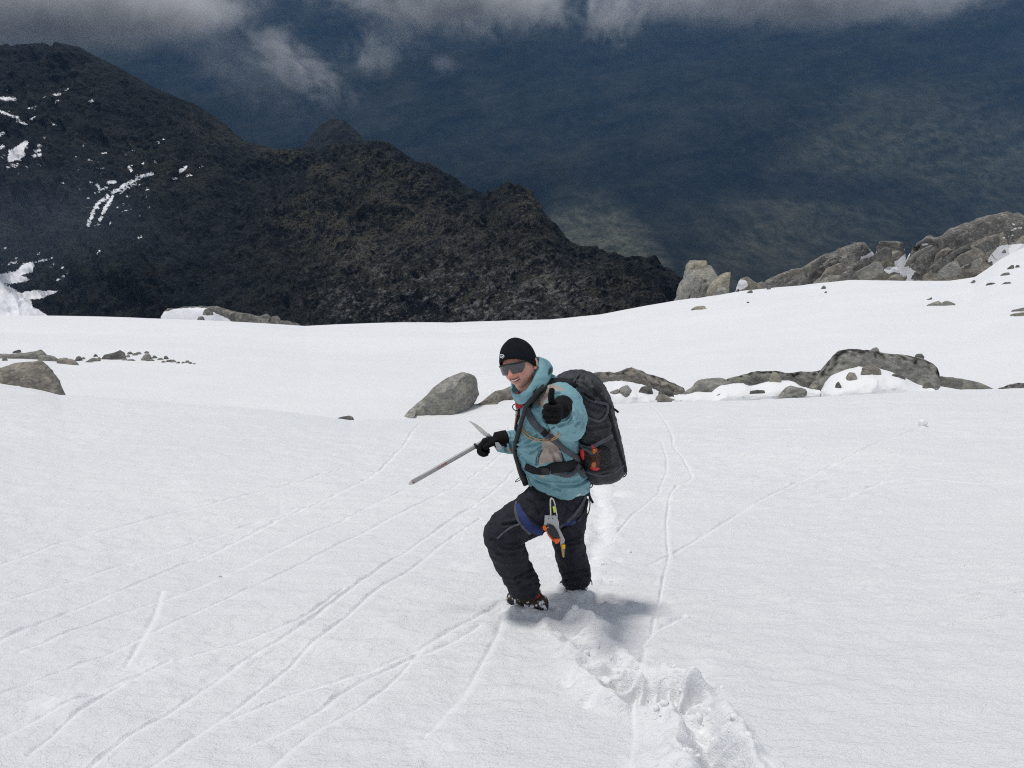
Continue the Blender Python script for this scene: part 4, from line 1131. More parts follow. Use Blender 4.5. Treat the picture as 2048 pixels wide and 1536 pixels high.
def strap(pts, wpx, bvh, off=.004, thick=.005, D=None, n=None, round_=False, step=5.0):
    """A strip of webbing laid on what it touches, following a line of the photograph."""
    P = np.array(pts, float)
    L = np.hypot(*np.diff(P[:, :2], axis=0).T).sum()
    n = n or max(6, int(L / step))
    Q = catmull(P[:, :2], n) if len(P) > 2 else P[0, :2] + (P[1, :2] - P[0, :2]) * np.linspace(0, 1, n)[:, None]
    hits, nors = [], []
    for u, v in Q:
        a, b = cast(bvh, u, v) if bvh is not None else (None, None)
        hits.append(np.full(3, np.nan) if a is None else a); nors.append(np.full(3, np.nan) if a is None else b)
    hits = np.array(hits); nors = np.array(nors)
    dep = hits[:, 1].copy()
    if D is not None:
        dep = np.interp(np.arange(n), np.linspace(0, n - 1, len(D)), D) if np.ndim(D) else np.where(np.isnan(dep), D, dep)
    ok = ~np.isnan(dep)
    dep = np.interp(np.arange(n), np.nonzero(ok)[0], dep[ok])
    k = np.ones(5) / 5
    dep = np.convolve(np.pad(dep, 2, mode='edge'), k, 'valid')
    C_ = np.array([W(q[0], q[1], d) for q, d in zip(Q, dep)])
    view = CAM - C_; view /= np.linalg.norm(view, axis=1)[:, None]
    nn = np.where(np.isnan(nors), view, nors)
    nn = nn + .6 * view
    for j in range(3): nn[:, j] = np.convolve(np.pad(nn[:, j], 2, mode='edge'), k, 'valid')
    nn /= np.linalg.norm(nn, axis=1)[:, None]
    t = np.gradient(C_, axis=0); t /= np.linalg.norm(t, axis=1)[:, None] + 1e-9
    s = np.cross(t, nn); s /= np.linalg.norm(s, axis=1)[:, None] + 1e-9
    nn = np.cross(s, t)
    C_ = C_ + nn * off
    sc = np.array([px_scale(q[0], q[1], d) for q, d in zip(Q, dep)])
    w = np.interp(np.linspace(0, 1, n), np.linspace(0, 1, len(wpx)), wpx) if np.ndim(wpx) else np.full(n, wpx)
    hw = w * sc / 2
    if round_:
        th = np.linspace(0, 2 * np.pi, 10, endpoint=False)
        prof = [(math.cos(a), math.sin(a)) for a in th]
        V = np.concatenate([C_ + s * (hw * c)[:, None] + nn * (hw * q)[:, None] for c, q in prof]).reshape(10, n, 3).transpose(1, 0, 2).reshape(-1, 3)
        m = 10
    else:
        prof = [(-1, -.6), (-1, .6), (-.85, 1), (.85, 1), (1, .6), (1, -.6), (.85, -1), (-.85, -1)]
        V = np.stack([C_ + s * (hw * c)[:, None] + nn * (thick / 2 * q) for c, q in prof], 1).reshape(-1, 3)
        m = 8
    F = grid_faces(n, m, True).tolist() + [list(range(m))[::-1], list(range((n - 1) * m, n * m))]
    return V, F

def prism(poly, D, thick, tiltD=0.0):
    """Flat plate of real thickness with the given outline, facing the camera side."""
    n = len(poly)
    cu = np.mean([p_[0] for p_ in poly]); cv = np.mean([p_[1] for p_ in poly])
    f = [np.array(W(u, v, D + tiltD * (v - cv) * .001)) for u, v in poly]
    b = [p_ + np.array([0, thick, 0]) for p_ in f]
    V = np.array(f + b)
    F = [list(range(n))[::-1], list(range(n, 2 * n))] + [[i, (i + 1) % n, n + (i + 1) % n, n + i] for i in range(n)]
    return V, F

def add(name, VF, mat, parent, smooth=True, attrs=None, label=None, angle=None):
    o = new_mesh(name, VF[0], VF[1], mat, smooth, parent, attrs)
    if angle:
        try: o.data.set_sharp_from_angle(angle=R(angle))
        except Exception: pass
    if label: o['label'] = label
    return o

# ---- materials
def jacket_material():
    t = NT('jacket_cloth'); p = t.pos()
    n = t.noise(p, 14, 5, .6); f = t.noise(p, 700, 2)
    teal = t.mix(t.ramp(n, [(.3, 0.0), (.7, 1.0)]), (.160, .320, .365), (.235, .435, .485))
    tan = t.mix(t.ramp(n, [(.3, 0.0), (.7, 1.0)]), (.350, .285, .245), (.460, .390, .345))
    c = t.mix(t.attr('tan'), teal, tan)
    c = t.mix(t.attr('seam'), c, (.020, .035, .040))
    wr = t.noise(t.mapping(p, (1, 1, 2.2), (0, R(20), 0)), 22, 3, .55, .4)
    b = t.bump(wr, .35, .012, t.bump(f, .15, .001))
    return t.fin(c, .62, b, .3)
JACKET = jacket_material()
TROUS = fabric('trouser_cloth', (.0190, .0210, .0290), .8, 700, .3, .35, .25)
BLACK = fabric('black_webbing', (.010, .011, .013), .75, 600, .35, .3, .3)
GREYW = fabric('grey_webbing', (.085, .090, .105), .8, 600, .35, .25, .25)
PACK = fabric('pack_cloth', (.040, .042, .047), .6, 500, .35, .45, .35)
FLEECE = fabric('hat_fleece', (.0095, .0115, .015), .95, 420, .6, .35, .1)
GLOVE = fabric('glove_cloth', (.0065, .0065, .007), .85, 500, .4, .3, .2)
BLUE = fabric('blue_webbing', (.030, .045, .140), .8, 500, .3, .25, .2)
RED = plain('red_plastic', (.55, .020, .025), .45)
ORANGE = plain('orange_plastic', (.85, .130, .010), .4)
LIME = plain('lime_plastic', (.60, .72, .06), .45)
YELL = plain('yellow_tape', (.85, .50, .02), .5)
STEEL = plain('grey_alloy', (.42, .43, .45), .42, .35)
ALLOY = plain('pale_alloy', (.62, .61, .58), .35, .6)
SHAFT = plain('axe_shaft', (.36, .36, .36), .4, .35)
RUBBER = plain('black_rubber', (.009, .009, .010), .5)
WHITE = plain('white_print', (.75, .76, .78), .6)
CORD = plain('tan_cord', (.50, .29, .12), .8)
REDP = plain('red_print', (.40, .03, .03), .6)
TEETH = plain('teeth', (.78, .74, .66), .3)

def skin_material():
    t = NT('skin'); p = t.pos()
    n = t.noise(p, 55, 4, .6)
    c = t.mix(n, (.68, .350, .265), (.80, .450, .350))
    c = t.mix(t.attr('flush'), c, (.68, .250, .200))
    c = t.mix(t.attr('stubble'), c, (.46, .260, .195))
    c = t.mix(t.attr('lips'), c, (.33, .095, .085))
    t.b.inputs['Subsurface Weight'].default_value = .08
    t.b.inputs['Subsurface Radius'].default_value = (.01, .004, .002)
    return t.fin(c, .48, t.bump(t.noise(p, 420, 3), .12, .001), .4)
SKIN = skin_material()

def lens_material():
    t = NT('dark_lens')
    return t.fin((.045, .047, .055), .12, None, .8)
LENS = lens_material()

# ---- the person and the frame of the body
gL, gR = ground_at(1062, 1220), ground_at(1152, 1186)
dL, dR = gL.y, gR.y
DP = 0.5 * (dL + dR)                                     # pelvis
off = DP - 3.86
def B(u, v, D): return W(u, v, D + off)

person = thing('person', (W(1100, 1200, DP).x, DP, min(gL.z, gR.z)), 'smiling climber in teal jacket and black beanie giving a thumbs up while descending the snow', 'person')

# ---- jacket -------------------------------------------------------------
tor = [(1119,978,.0,57,.165),(1118,966,.005,59,.175),(1112,948,.01,57,.175),(1107,930,.015,55,.170),(1098,905,.02,60,.18),(1095,875,.03,62,.185),(1093,845,.04,59,.19),(1092,818,.05,56,.195),(1094,798,.055,48,.185),(1090,782,.06,36,.13),(1083,768,.06,26,.075)]
cs = [B(u, v, 3.86 + d) for u, v, d, a, b in tor]
ra = [a * px_scale(u, v, 3.86 + d + off) for u, v, d, a, b in tor]
torso = tube(cs, ra, [q[4] for q in tor], seg=40, n=60, pw=2.3)
yoke = tube([B(1122, 806, 3.74), B(1108, 800, 3.86), B(1085, 795, 3.95), B(1068, 803, 4.05)], [.090, .095, .095, .085], seg=24)
armL = tube([B(1112, 800, 3.78), B(1122, 808, 3.72), B(1136, 834, 3.62), B(1138, 848, 3.53), B(1130, 842, 3.45), B(1121, 826, 3.385)], [.085, .100, .086, .080, .074, .068], seg=24, n=36, hint=(1, 0, .3))
armR = tube([B(1066, 806, 4.04), B(1062, 840, 4.08), B(1060, 880, 4.09), B(1035, 885, 4.03), B(1001, 884, 3.95)], [.085, .078, .070, .060, .050], seg=24, n=36, hint=(0, 1, 0))
jV, jF, jN = union([torso, yoke, armL, armR], .0055, 5)
q = jV
fold = fbm(q[:, 0] * 8 + q[:, 2] * 5, q[:, 1] * 9, q[:, 2] * 13, 3, ridged=True) * .0080 + fbm(q[:, 0] * 26, q[:, 1] * 26, q[:, 2] * 40, 2) * .0022
jV = jV + jN * fold[:, None]
JL = [[(1034,893),(1060,891),(1082,884)], [(1043,889),(1060,880),(1076,869)], [(1104,791),(1118,788),(1132,797)], [(1107,797),(1122,794),(1136,803)], [(1141,812),(1145,828),(1138,843),(1118,851)],
      [(1136,812),(1140,826),(1131,841)], [(1062,906),(1074,899),(1082,892)], [(1068,958),(1098,969),(1150,971),(1176,958)], [(1064,954),(1084,966),(1120,980)], [(1012,869),(1018,885),(1026,901)], [(1021,869),(1029,889),(1034,902)],
      [(1118,868),(1138,869),(1150,864)], [(1058,862),(1072,872),(1084,879)], [(1100,898),(1108,915),(1112,930)], [(1045,915),(1058,925),(1072,930)], [(1118,905),(1126,918),(1128,935)], [(1006,872),(1010,886),(1012,898)], [(1150,850),(1158,843)], [(1085,835),(1096,848),(1098,862)]]
jV = creases(jV, jN, JL, .0105, 2.2)
tanp = [[(1072,806),(1076,790),(1084,778),(1096,770),(1110,769),(1122,774),(1130,781),(1124,782),(1112,780),(1104,784),(1097,795),(1090,808),(1082,815)],
        [(1094,872),(1098,860),(1106,853),(1114,854),(1126,861),(1138,868),(1150,868),(1132,872),(1120,872),(1116,880),(1118,895),(1122,910),(1124,925),(1100,924),(1084,928),(1078,932),(1078,918),(1082,900),(1086,885)],
        [(1079,944),(1086,946),(1090,954),(1082,957)], [(1012,896),(1030,894),(1034,900),(1034,906),(1016,904)]]
seam = [[(1074,930),(1076,912),(1083,898),(1086,899),(1079,914),(1077,931)], [(1071,931),(1072,915),(1079,900),(1080,901),(1074,916),(1073,931)], [(1108,853),(1096,862),(1096,864),(1110,855)]]
tan_a = in_polys(jV, jN, tanp, 1.0); seam_a = in_polys(jV, jN, seam, 1.2)
uj, vj = proj(jV)
tan_a *= (1 - np.clip((np.linalg.norm(jV - np.array(B(1125, 838, 3.42)), axis=1) < .10).astype(float), 0, 1))
jacket = add('jacket', (jV, jF), JACKET, person, attrs={'tan': tan_a, 'seam': seam_a})
JB = bvh_of((jV, jF))

# hood lying open behind the head, closed as a collar at the chin
upL = [(1077,713,3.93),(1073,738,3.80),(1064,762,3.735),(1052,778,3.70),(1037,788,3.73),(1024,781,3.84),(1026,758,3.97),(1052,728,4.02)]
loL = [(1105,734,3.96),(1100,758,3.80),(1084,782,3.72),(1064,800,3.69),(1042,808,3.72),(1036,800,3.90),(1045,782,4.03),(1086,748,4.06)]
U_ = catmull([tuple(B(*q)) for q in upL], 56, True); L_ = catmull([tuple(B(*q)) for q in loL], 56, True)
cen = (U_.mean(0) + L_.mean(0)) / 2
rowsH = []
for k, tt in enumerate(np.linspace(0, 1, 9)):
    P_ = U_ * (1 - tt) + L_ * tt
    outw = P_ - cen; outw /= np.linalg.norm(outw, axis=1)[:, None]
    wob = .006 * fbm(P_[:, 0] * 22, P_[:, 1] * 22, P_[:, 2] * 30, 2)
    rowsH.append(P_ + outw * (.010 * math.sin(math.pi * tt) + wob[:, None]))
hV = np.concatenate(rowsH); hF = grid_faces(9, 56, True).tolist()
o_ = new_mesh('temp', hV, hF)
m_ = o_.modifiers.new('t', 'SOLIDIFY'); m_.thickness = .010; m_.offset = 0
m_ = o_.modifiers.new('s', 'SUBSURF'); m_.levels = 1
hV, hF, hN = evaluated(o_)
hseam = in_polys(hV, hN, [[(1099,735),(1104,733),(1104,744),(1098,752),(1095,748)], [(1066,782),(1076,772),(1072,782),(1064,789)], [(1046,778),(1055,770),(1056,775),(1049,782)]], 1.5)
hood = add('hood', (hV, hF), JACKET, jacket, attrs={'tan': np.zeros(len(hV)), 'seam': hseam})

# ---- trousers -----------------------------------------------------------
hips = tube([B(1118, 950, 3.87), B(1119, 980, 3.86), B(1116, 1010, 3.85), B(1112, 1032, 3.84)], [.128, .142, .138, .10], [.13, .15, .15, .11], seg=28, pw=2.2)
legL = tube([B(1108, 992, 3.80), B(1085, 1012, 3.76), B(1050, 1036, 3.70), B(1010, 1062, 3.65), B(1009, 1082, 3.65), B(1018, 1108, 3.67), B(1032, 1140, 3.70), B(1045, 1164, 3.72), B(1050, 1177, 3.73)],
            [.105, .118, .108, .099, .094, .090, .086, .082, .083], seg=28, n=60, hint=(0, 1, .2))
legR = tube([B(1128, 990, 3.92), B(1134, 1022, 3.92), B(1136, 1055, 3.93), B(1137, 1082, 3.945), B(1144, 1115, 3.97), B(1151, 1144, 4.0), B(1153, 1160, 4.01)], [.11, .108, .094, .084, .084, .082, .081], seg=28, n=50, hint=(0, 1, .2))
tV, tF_, tN = union([hips, legL, legR], .0060, 5)
q = tV
fold = fbm(q[:, 0] * 8, q[:, 1] * 8, q[:, 2] * 12, 3, ridged=True) * .0080 + fbm(q[:, 0] * 22 + q[:, 2] * 10, q[:, 1] * 22, q[:, 2] * 26, 2) * .0020
tV = tV + tN * fold[:, None]
TL = [[(990,1087),(1015,1095),(1045,1090)], [(984,1079),(1010,1088),(1040,1083)], [(1036,1166),(1058,1152),(1076,1146)], [(1030,1156),(1055,1141),(1070,1132)], [(1042,1178),(1064,1167),(1079,1164)], [(995,1105),(1015,1110),(1035,1104)],
      [(1126,1080),(1146,1078),(1160,1070)], [(1128,1090),(1152,1086),(1166,1080)], [(1130,1150),(1150,1143),(1172,1140)], [(1134,1162),(1155,1155),(1176,1150)], [(1005,1050),(1030,1046),(1045,1040)], [(1060,1072),(1078,1066),(1092,1056)], [(1055,1000),(1072,1012),(1080,1030)]]
tV = creases(tV, tN, TL, .009, 2.6)
trous = add('trousers', (tV, tF_), TROUS, person)
TB = bvh_of((tV, tF_))

# ---- boots --------------------------------------------------------------
def boot_mat():
    t = NT('boot_leather'); p = t.pos()
    n = t.noise(p, 22, 4, .6)
    c = t.mix(t.attr('rand'), t.mix(n, (.035, .022, .014), (.075, .046, .026)), (.008, .008, .009))
    c = t.mix(t.attr('snow'), c, (.82, .83, .86))
    return t.fin(c, .65, t.bump(t.noise(p, 160, 3), .4, .003), .35)
BOOT = boot_mat()
def boot(heel, toe, ankle, shaft_top, r=1.0, frac=.5, seed=0.0):
    heel, toe, ankle, top = (np.array(tuple(x)) for x in (heel, toe, ankle, shaft_top))
    d = toe - heel
    foot = tube([heel, heel + d * .3, heel + d * .62, heel + d * .88, toe], np.array([.046, .050, .050, .048, .036]) * r, np.array([.046, .056, .048, .040, .030]) * r, seg=24, n=26, hint=(d[1], -d[0], 0), pw=2.3)
    shaft = tube([top, ankle, heel + d * .22], np.array([.060, .057, .050]) * r, seg=24, n=16)
    V, F, N = union([foot, shaft], .0045, 4)
    low = V[:, 2] - (heel[2] + (toe[2] - heel[2]) * np.clip(((V - heel) @ d) / (d @ d), 0, 1))
    rand = np.clip(.5 - (low - .018) * 120, 0, 1)
    nz = fbm(V[:, 0] * 38 + seed, V[:, 1] * 38, V[:, 2] * 38, 3)
    sn_ = np.clip((nz - .30 + np.clip(.045 - low, -.05, .03) * 9 * frac) * 5, 0, 1)
    V = V + N * (sn_ * .004)[:, None]
    return (V, F), {'rand': rand, 'snow': sn_}
bv, at = boot(B(1086, 1213, dL - off - .03), B(1022, 1193, dL - off + .12), B(1060, 1192, dL - off + .03), B(1053, 1180, dL - off + .02), 1.16, .30)
b1 = add('boot', bv, BOOT, person, attrs=at)
lb = add('lace_tab', strap([(1074,1196),(1078,1189)], 4, bvh_of(bv), .002, .003), RED, b1)
bv, at = boot(B(1163, 1176, dR - off - .02), B(1127, 1170, dR - off + .13), B(1152, 1166, dR - off + .02), B(1153, 1158, dR - off + .03), .98, .9, 7.0)
b2 = add('boot', bv, BOOT, person, attrs=at)
add('boot_strap', tube([B(1172, 1160, dR - off - .04), B(1179, 1158, dR - off - .05), B(1183, 1162, dR - off - .05), B(1184, 1170, dR - off - .05)], .003, seg=8), RUBBER, b2)
add('gaiter_strap', tube([B(1026, 1182, dL - off + .0), B(1024, 1190, dL - off + .01), B(1027, 1198, dL - off + .02)], .004, seg=8), RUBBER, b1)

# ---- gloves -------------------------------------------------------------
def fist(wrist, d, n, idx, thumb, curl, scale=1.0, spread=0.0):
    """A gloved fist: palm, four unequal curled fingers side by side and a thumb leaving the side of the palm."""
    d, n, idx = (np.array(x, float) / np.linalg.norm(x) for x in (d, n, idx))
    w = np.array(tuple(wrist)); s = scale
    P = lambda a, b, c: w + s * (a * d + b * idx + c * n)
    parts = [tube([P(-.03, 0, 0), P(.0, 0, 0), P(.035, 0, .004), P(.07, .0, .006), P(.088, -.002, .008)], np.array([.034, .034, .042, .046, .042]) * s, np.array([.027, .026, .023, .022, .018]) * s, seg=24, n=22, hint=tuple(idx), pw=2.6)]
    lens = [(.044, .028, .022), (.048, .031, .023), (.045, .029, .022), (.036, .022, .019)]
    for k, (l, cu) in enumerate(zip(lens, curl)):
        b = .0345 - .023 * k
        base = P(.088 - (.002, 0, .003, .009)[k], b, .010)
        pts = [P(.058, b * .92, .006), base]; ang = 0.0; cur = base
        for ln, da in zip(l, cu):
            ang += R(da)
            cur = cur + s * ln * (math.cos(ang) * d + math.sin(ang) * n + spread * (1.5 - k) * .1 * idx)
            pts.append(cur)
        rr = np.array([.0125, .0138, .0128, .0120, .0104]) * s * (1, 1.03, 1, .9)[k]
        parts.append(tube(pts, rr, seg=14, n=26, hint=tuple(idx), smooth_path=True))
    parts.append(tube([P(*q) for q in thumb], np.array([.020, .0185, .0158, .0148, .0128][:len(thumb)]) * s, seg=14, n=24, hint=tuple(n)))
    return parts

def glove(parts, cuff, parent):
    V, F, N = union(parts, .0022, 4)
    q = V
    V = V + N * (fbm(q[:, 0] * 60, q[:, 1] * 60, q[:, 2] * 60, 2) * .0009)[:, None]
    o = add('glove', (V, F), GLOVE, parent)
    add('cuff', cuff, GLOVE, o)
    return o

wl_ = B(1122, 819, 3.355)
dl = np.array([-.22, -.97, .06])
gl = fist(wl_, dl, (-.97, .22, .0), (.05, .05, 1), [(.010, .016, .012), (.040, .036, .030), (.052, .060, .040), (.052, .086, .042), (.048, .112, .040)], [(78, 92, 60)] * 4, 1.0)
# thumb upright
glove(gl, tube([np.array(tuple(wl_)) - dl * .07, np.array(tuple(wl_)) - dl * .03, np.array(tuple(wl_)) + dl * .020], [.049, .047, .042], seg=20), person)
wr_ = B(1000, 879, 3.945)
dr = np.array([-.98, -.16, -.02])
gr = fist(wr_, dr, (-.10, -.55, -.83), (.14, -.83, .55), [(.012, .020, .008), (.036, .040, .018), (.060, .046, .030), (.082, .036, .044)], [(62, 62, 40), (70, 70, 50), (76, 80, 55), (80, 84, 60)], 1.06)
glove(gr, tube([np.array(tuple(wr_)) - dr * .035, np.array(tuple(wr_)) - dr * .01, np.array(tuple(wr_)) + dr * .03], [.050, .048, .042], seg=20), person)

# ---- head ---------------------------------------------------------------
yaw, pit, rol = R(27), R(6), R(19)
f_ = Vector((-math.sin(yaw) * math.cos(pit), -math.cos(yaw) * math.cos(pit), math.sin(pit)))
left0 = Vector((0, 0, 1)).cross(f_).normalized(); up0 = f_.cross(left0).normalized()
upv = up0 * math.cos(rol) - left0 * math.sin(rol); lev = left0 * math.cos(rol) + up0 * math.sin(rol)
HC = np.array(tuple(B(1038, 731, 3.82)))
HM = np.array([tuple(lev), tuple(-f_), tuple(upv)])           # rows: local x, y, z axes
HS = 1.02
def head_w(L): return HC + HS * np.asarray(L, float) @ HM

def sphere_dirs(naz, nel, el0=-89.0, el1=89.0):
    az = np.linspace(-np.pi, np.pi, naz, endpoint=False); el = np.radians(np.linspace(el0, el1, nel))
    E, A = np.meshgrid(el, az, indexing='ij')
    return A.ravel(), E.ravel()
def G(x, s): return np.exp(-(x / s) ** 2)

naz, nel = 128, 90
A, E = sphere_dirs(naz, nel)
x, y, z = np.sin(A) * np.cos(E), -np.cos(A) * np.cos(E), np.sin(E)
X = x * .0755; Y = np.where(y < 0, y * .096, y * .102); Z = np.where(z > 0, z * .122, z * .116)
low = np.clip(-Z / .116, 0, 1)
X *= 1 - .26 * low ** 1.6
Y = np.where(Y > 0, Y * (1 - .35 * low), Y * (1 - .10 * low ** 2))
fr_ = np.clip(-y, 0, 1) ** .5
# broaden the jaw and flatten the face
X *= 1 + .10 * G(Z + .055, .04) * np.clip(-y + .3, 0, 1)
Y += .004 * G(X, .05) * G(Z - .02, .05) * (y < 0)
# brow, sockets, nose, cheeks, lips, chin
Yf = np.zeros_like(Y)
Yf -= .006 * G(Z - .026, .010) * G(np.abs(X) - .024, .022)
Yf += .010 * G(Z - .006, .013) * G(np.abs(X) - .031, .015)
nb = np.clip((.026 - Z) / .060, 0, 1) * np.clip((Z + .043) / .010, 0, 1)
Yf -= (.010 + .027 * np.clip((.026 - Z) / .058, 0, 1)) * nb ** .35 * G(X, .0095 + .007 * np.clip((.015 - Z) / .045, 0, 1)) * (nb > 0)
Yf -= .010 * G(Z + .030, .009) * G(np.abs(X) - .014, .007)
Yf -= .009 * G(Z + .028, .017) * G(np.abs(X) - .041, .016)
Yf += .005 * G(Z + .050, .016) * G(np.abs(X) - .030 - .35 * (-.03 - Z), .005)
Yf -= .006 * G(Z + .060, .014) * G(X, .030)
Yf += .005 * G(Z + .085, .006) * G(X, .024)
Yf -= .010 * G(Z + .103, .014) * G(X, .022)
smile = Z + .0615 - 12.0 * X ** 2                        # smile curve
mo_ = G(smile, .0065) * (np.abs(X) < .029)
Yf += .014 * np.clip(1 - (np.abs(smile) / .0058) ** 4, 0, 1) * np.clip(1 - (X / .0265) ** 6, 0, 1) * (y < 0)
Y = Y + Yf * (y < .15) * fr_
lips = np.clip(1.2 * G(np.abs(smile) - .0078, .0035), 0, 1) * (np.abs(X) < .030) * (y < 0)
lips = np.maximum(lips, np.clip(1 - (np.abs(smile) / .006) ** 4, 0, 1) * (np.abs(X) < .0275) * (y < 0))
flush = np.clip(G(Z + .028, .02) * (G(X, .014) + .9 * G(np.abs(X) - .042, .02)) * (y < 0) + .6 * G(Z - .045, .014) * (y < 0), 0, 1)
stub = np.clip(np.clip((-Z - .052) / .02, 0, 1) * (1 - lips) * .55 + .4 * G(Z + .045, .008) * G(X, .028), 0, .75)
hl = np.stack([X, Y, Z], 1)
V0 = head_w(hl)
F0 = grid_faces(nel, naz, True).tolist() + [list(range(naz))[::-1], list(range((nel - 1) * naz, nel * naz))]
headmesh = (V0, F0)
ears = []
for s_ in (-1, 1):
    c0 = np.array([s_ * .074, .014, -.006])
    th = np.linspace(0, 2 * np.pi, 14, endpoint=False)
    ears.append(tube([head_w(c0 + [s_ * .002, 0, .028]), head_w(c0 + [s_ * .010, .008, .018]), head_w(c0 + [s_ * .012, .010, 0]), head_w(c0 + [s_ * .008, .004, -.018]), head_w(c0 + [0, -.002, -.028])], [.006, .008, .008, .008, .006], [.008, .014, .015, .011, .007], seg=12, n=14, hint=tuple(lev)))
neck = tube([head_w([0, .02, -.05]), head_w([0, .028, -.10]), B(1084, 778, 3.90), B(1092, 805, 3.91)], [.055, .056, .060, .075], seg=24, n=20)
core = tube([B(1092, 800, 3.91), B(1094, 850, 3.90), B(1105, 930, 3.875), B(1118, 990, 3.86), B(1114, 1020, 3.85)], [.10, .115, .105, .11, .09], [.13, .13, .12, .12, .10], seg=24)
limbs = [tube([B(1112, 800, 3.80), B(1136, 836, 3.62), B(1138, 847, 3.53), B(1124, 824, 3.41), B(1122, 821, 3.38)], [.055, .048, .042, .030, .026], seg=16),
         tube([B(1068, 806, 4.02), B(1061, 880, 4.085), B(1012, 884, 3.97), B(1003, 881, 3.955)], [.055, .044, .030, .026], seg=16),
         tube([B(1108, 995, 3.80), B(1010, 1062, 3.655), B(1014, 1095, 3.665), B(1051, 1180, 3.73), B(1056, 1198, 3.735)], [.080, .062, .058, .042, .040], seg=16, n=30),
         tube([B(1128, 995, 3.92), B(1137, 1080, 3.945), B(1152, 1155, 4.0), B(1150, 1172, 4.01)], [.080, .060, .044, .040], seg=16, n=26)]
bV, bF, bN = union([neck, core] + limbs, .0085, 3)
ob1 = new_mesh('temp', *join([headmesh] + ears)); 
# ears are first grown into the head, then head and body become one skin
ob2 = new_mesh('temp2', bV, bF)
md = ob1.modifiers.new('b', 'BOOLEAN'); md.operation = 'UNION'; md.solver = 'EXACT'; md.object = ob2; md.use_self = True
skV, skF, skN = evaluated(ob1)
me2 = ob2.data; bpy.data.objects.remove(ob2); bpy.data.meshes.remove(me2)
from mathutils.kdtree import KDTree
kd = KDTree(len(V0))
for i, c0 in enumerate(V0): kd.insert(Vector(c0), i)
kd.balance()
fa_, sa_, la_ = np.zeros(len(skV)), np.zeros(len(skV)), np.zeros(len(skV))
for i, c0 in enumerate(skV):
    co_, k_, dist = kd.find(Vector(c0))
    if dist < .004: fa_[i], sa_[i], la_[i] = flush[k_], stub[k_], lips[k_]
body = add('body', (skV, skF), SKIN, person, attrs={'flush': fa_, 'stubble': sa_, 'lips': la_})
# teeth
xs = np.linspace(-.0235, .0235, 22)
tvv = []
def face_y(xx, zz):
    i = np.argmin((hl[:, 0] - xx) ** 2 + (hl[:, 2] - zz) ** 2 + 10 * (hl[:, 1] > 0))
    return hl[i, 1]
y0 = face_y(0, -.075)
for xx in xs:
    zc = -.0615 + 11.0 * xx ** 2
    yy = -.0935 + .0135 * (xx / .0235) ** 2 * 1.3
    hgt = .0046 * (1 - .5 * (xx / .0235) ** 2); tooth = .0006 * abs(math.sin(xx / .0235 * math.pi * 4))
    for (dy, dz) in ((0, hgt), (-.001, -hgt * .55), (.006, -hgt * .55), (.006, hgt)):
        tvv.append((xx, yy + dy + tooth, zc + dz))
tvv = head_w(tvv)
add('teeth', (tvv, grid_faces(22, 4, True).tolist() + [[3, 2, 1, 0], [84, 85, 86, 87]]), TEETH, body)

# ---- beanie -------------------------------------------------------------
naz, nr = 72, 30
az = np.linspace(-np.pi, np.pi, naz, endpoint=False)
rim = np.interp(np.abs(az), [0, .5, 1.0, 1.5, 2.1, np.pi], [.050, .044, .022, -.016, -.046, -.055])
rowsB = []
for k, tt in enumerate(np.concatenate([[-.10, -.04, 0.0], np.linspace(.03, 1, nr)])):
    t_ = max(tt, 0)
    el0 = np.arcsin(np.clip(rim / .135, -1, 1))
    el = el0 + (np.pi / 2 - el0) * t_ * .995
    rx, ry, rz = .090, .112, .137
    puff = 1 + .03 * math.sin(math.pi * t_)
    ce = np.cos(el) ** .80
    Xb = np.sin(az) * ce * rx * puff; Yb = -np.cos(az) * ce * ry * puff + .002; Zb = np.sin(el) * rz
    Zb = Zb + .007 * np.exp(-((np.pi / 2 - el) / .26) ** 2)
    wob = 1 + .022 * pnoise(np.sin(az) * 2.2 + 3, np.cos(az) * 2.2, np.full(naz, t_ * 3.0))
    Xb *= wob; Yb *= wob
    if tt < 0:
        sh = 1 - .055 * (-tt / .10) * 1.6
        Xb *= sh; Yb = Yb * sh; Zb = Zb + (-tt) * .03
    elif tt < .16: 
        Xb *= 1.012; Yb *= 1.012
    rowsB.append(np.stack([Xb, Yb, Zb], 1))
bvv = head_w(np.concatenate(rowsB)); nrr = len(rowsB)
beanie = add('beanie', (bvv, grid_faces(nrr, naz, True).tolist() + [list(range((nrr - 1) * naz, nrr * naz))]), FLEECE, person)
BB = bvh_of((bvv, grid_faces(nrr, naz, True).tolist()))
# embroidered emblem: a quarter dome of nested arcs
em = []
for rad in (9.5, 6.6, 3.8):
    em.append(strap([(1001.0 + (11 - rad) * .15 + (rad) * math.sin(a) - .3 * rad * (1 - math.cos(a)), 719.0 - rad * math.cos(a * .92) - .25 * rad * math.sin(a)) for a in np.linspace(-.15, 1.5, 7)], 1.35, BB, .0015, .002, n=12))
for k, (vv_, uu) in enumerate(((711.5, 1001.5), (714.5, 1001.2), (717.5, 1001))):
    pass
add('emblem', join(em), WHITE, beanie)

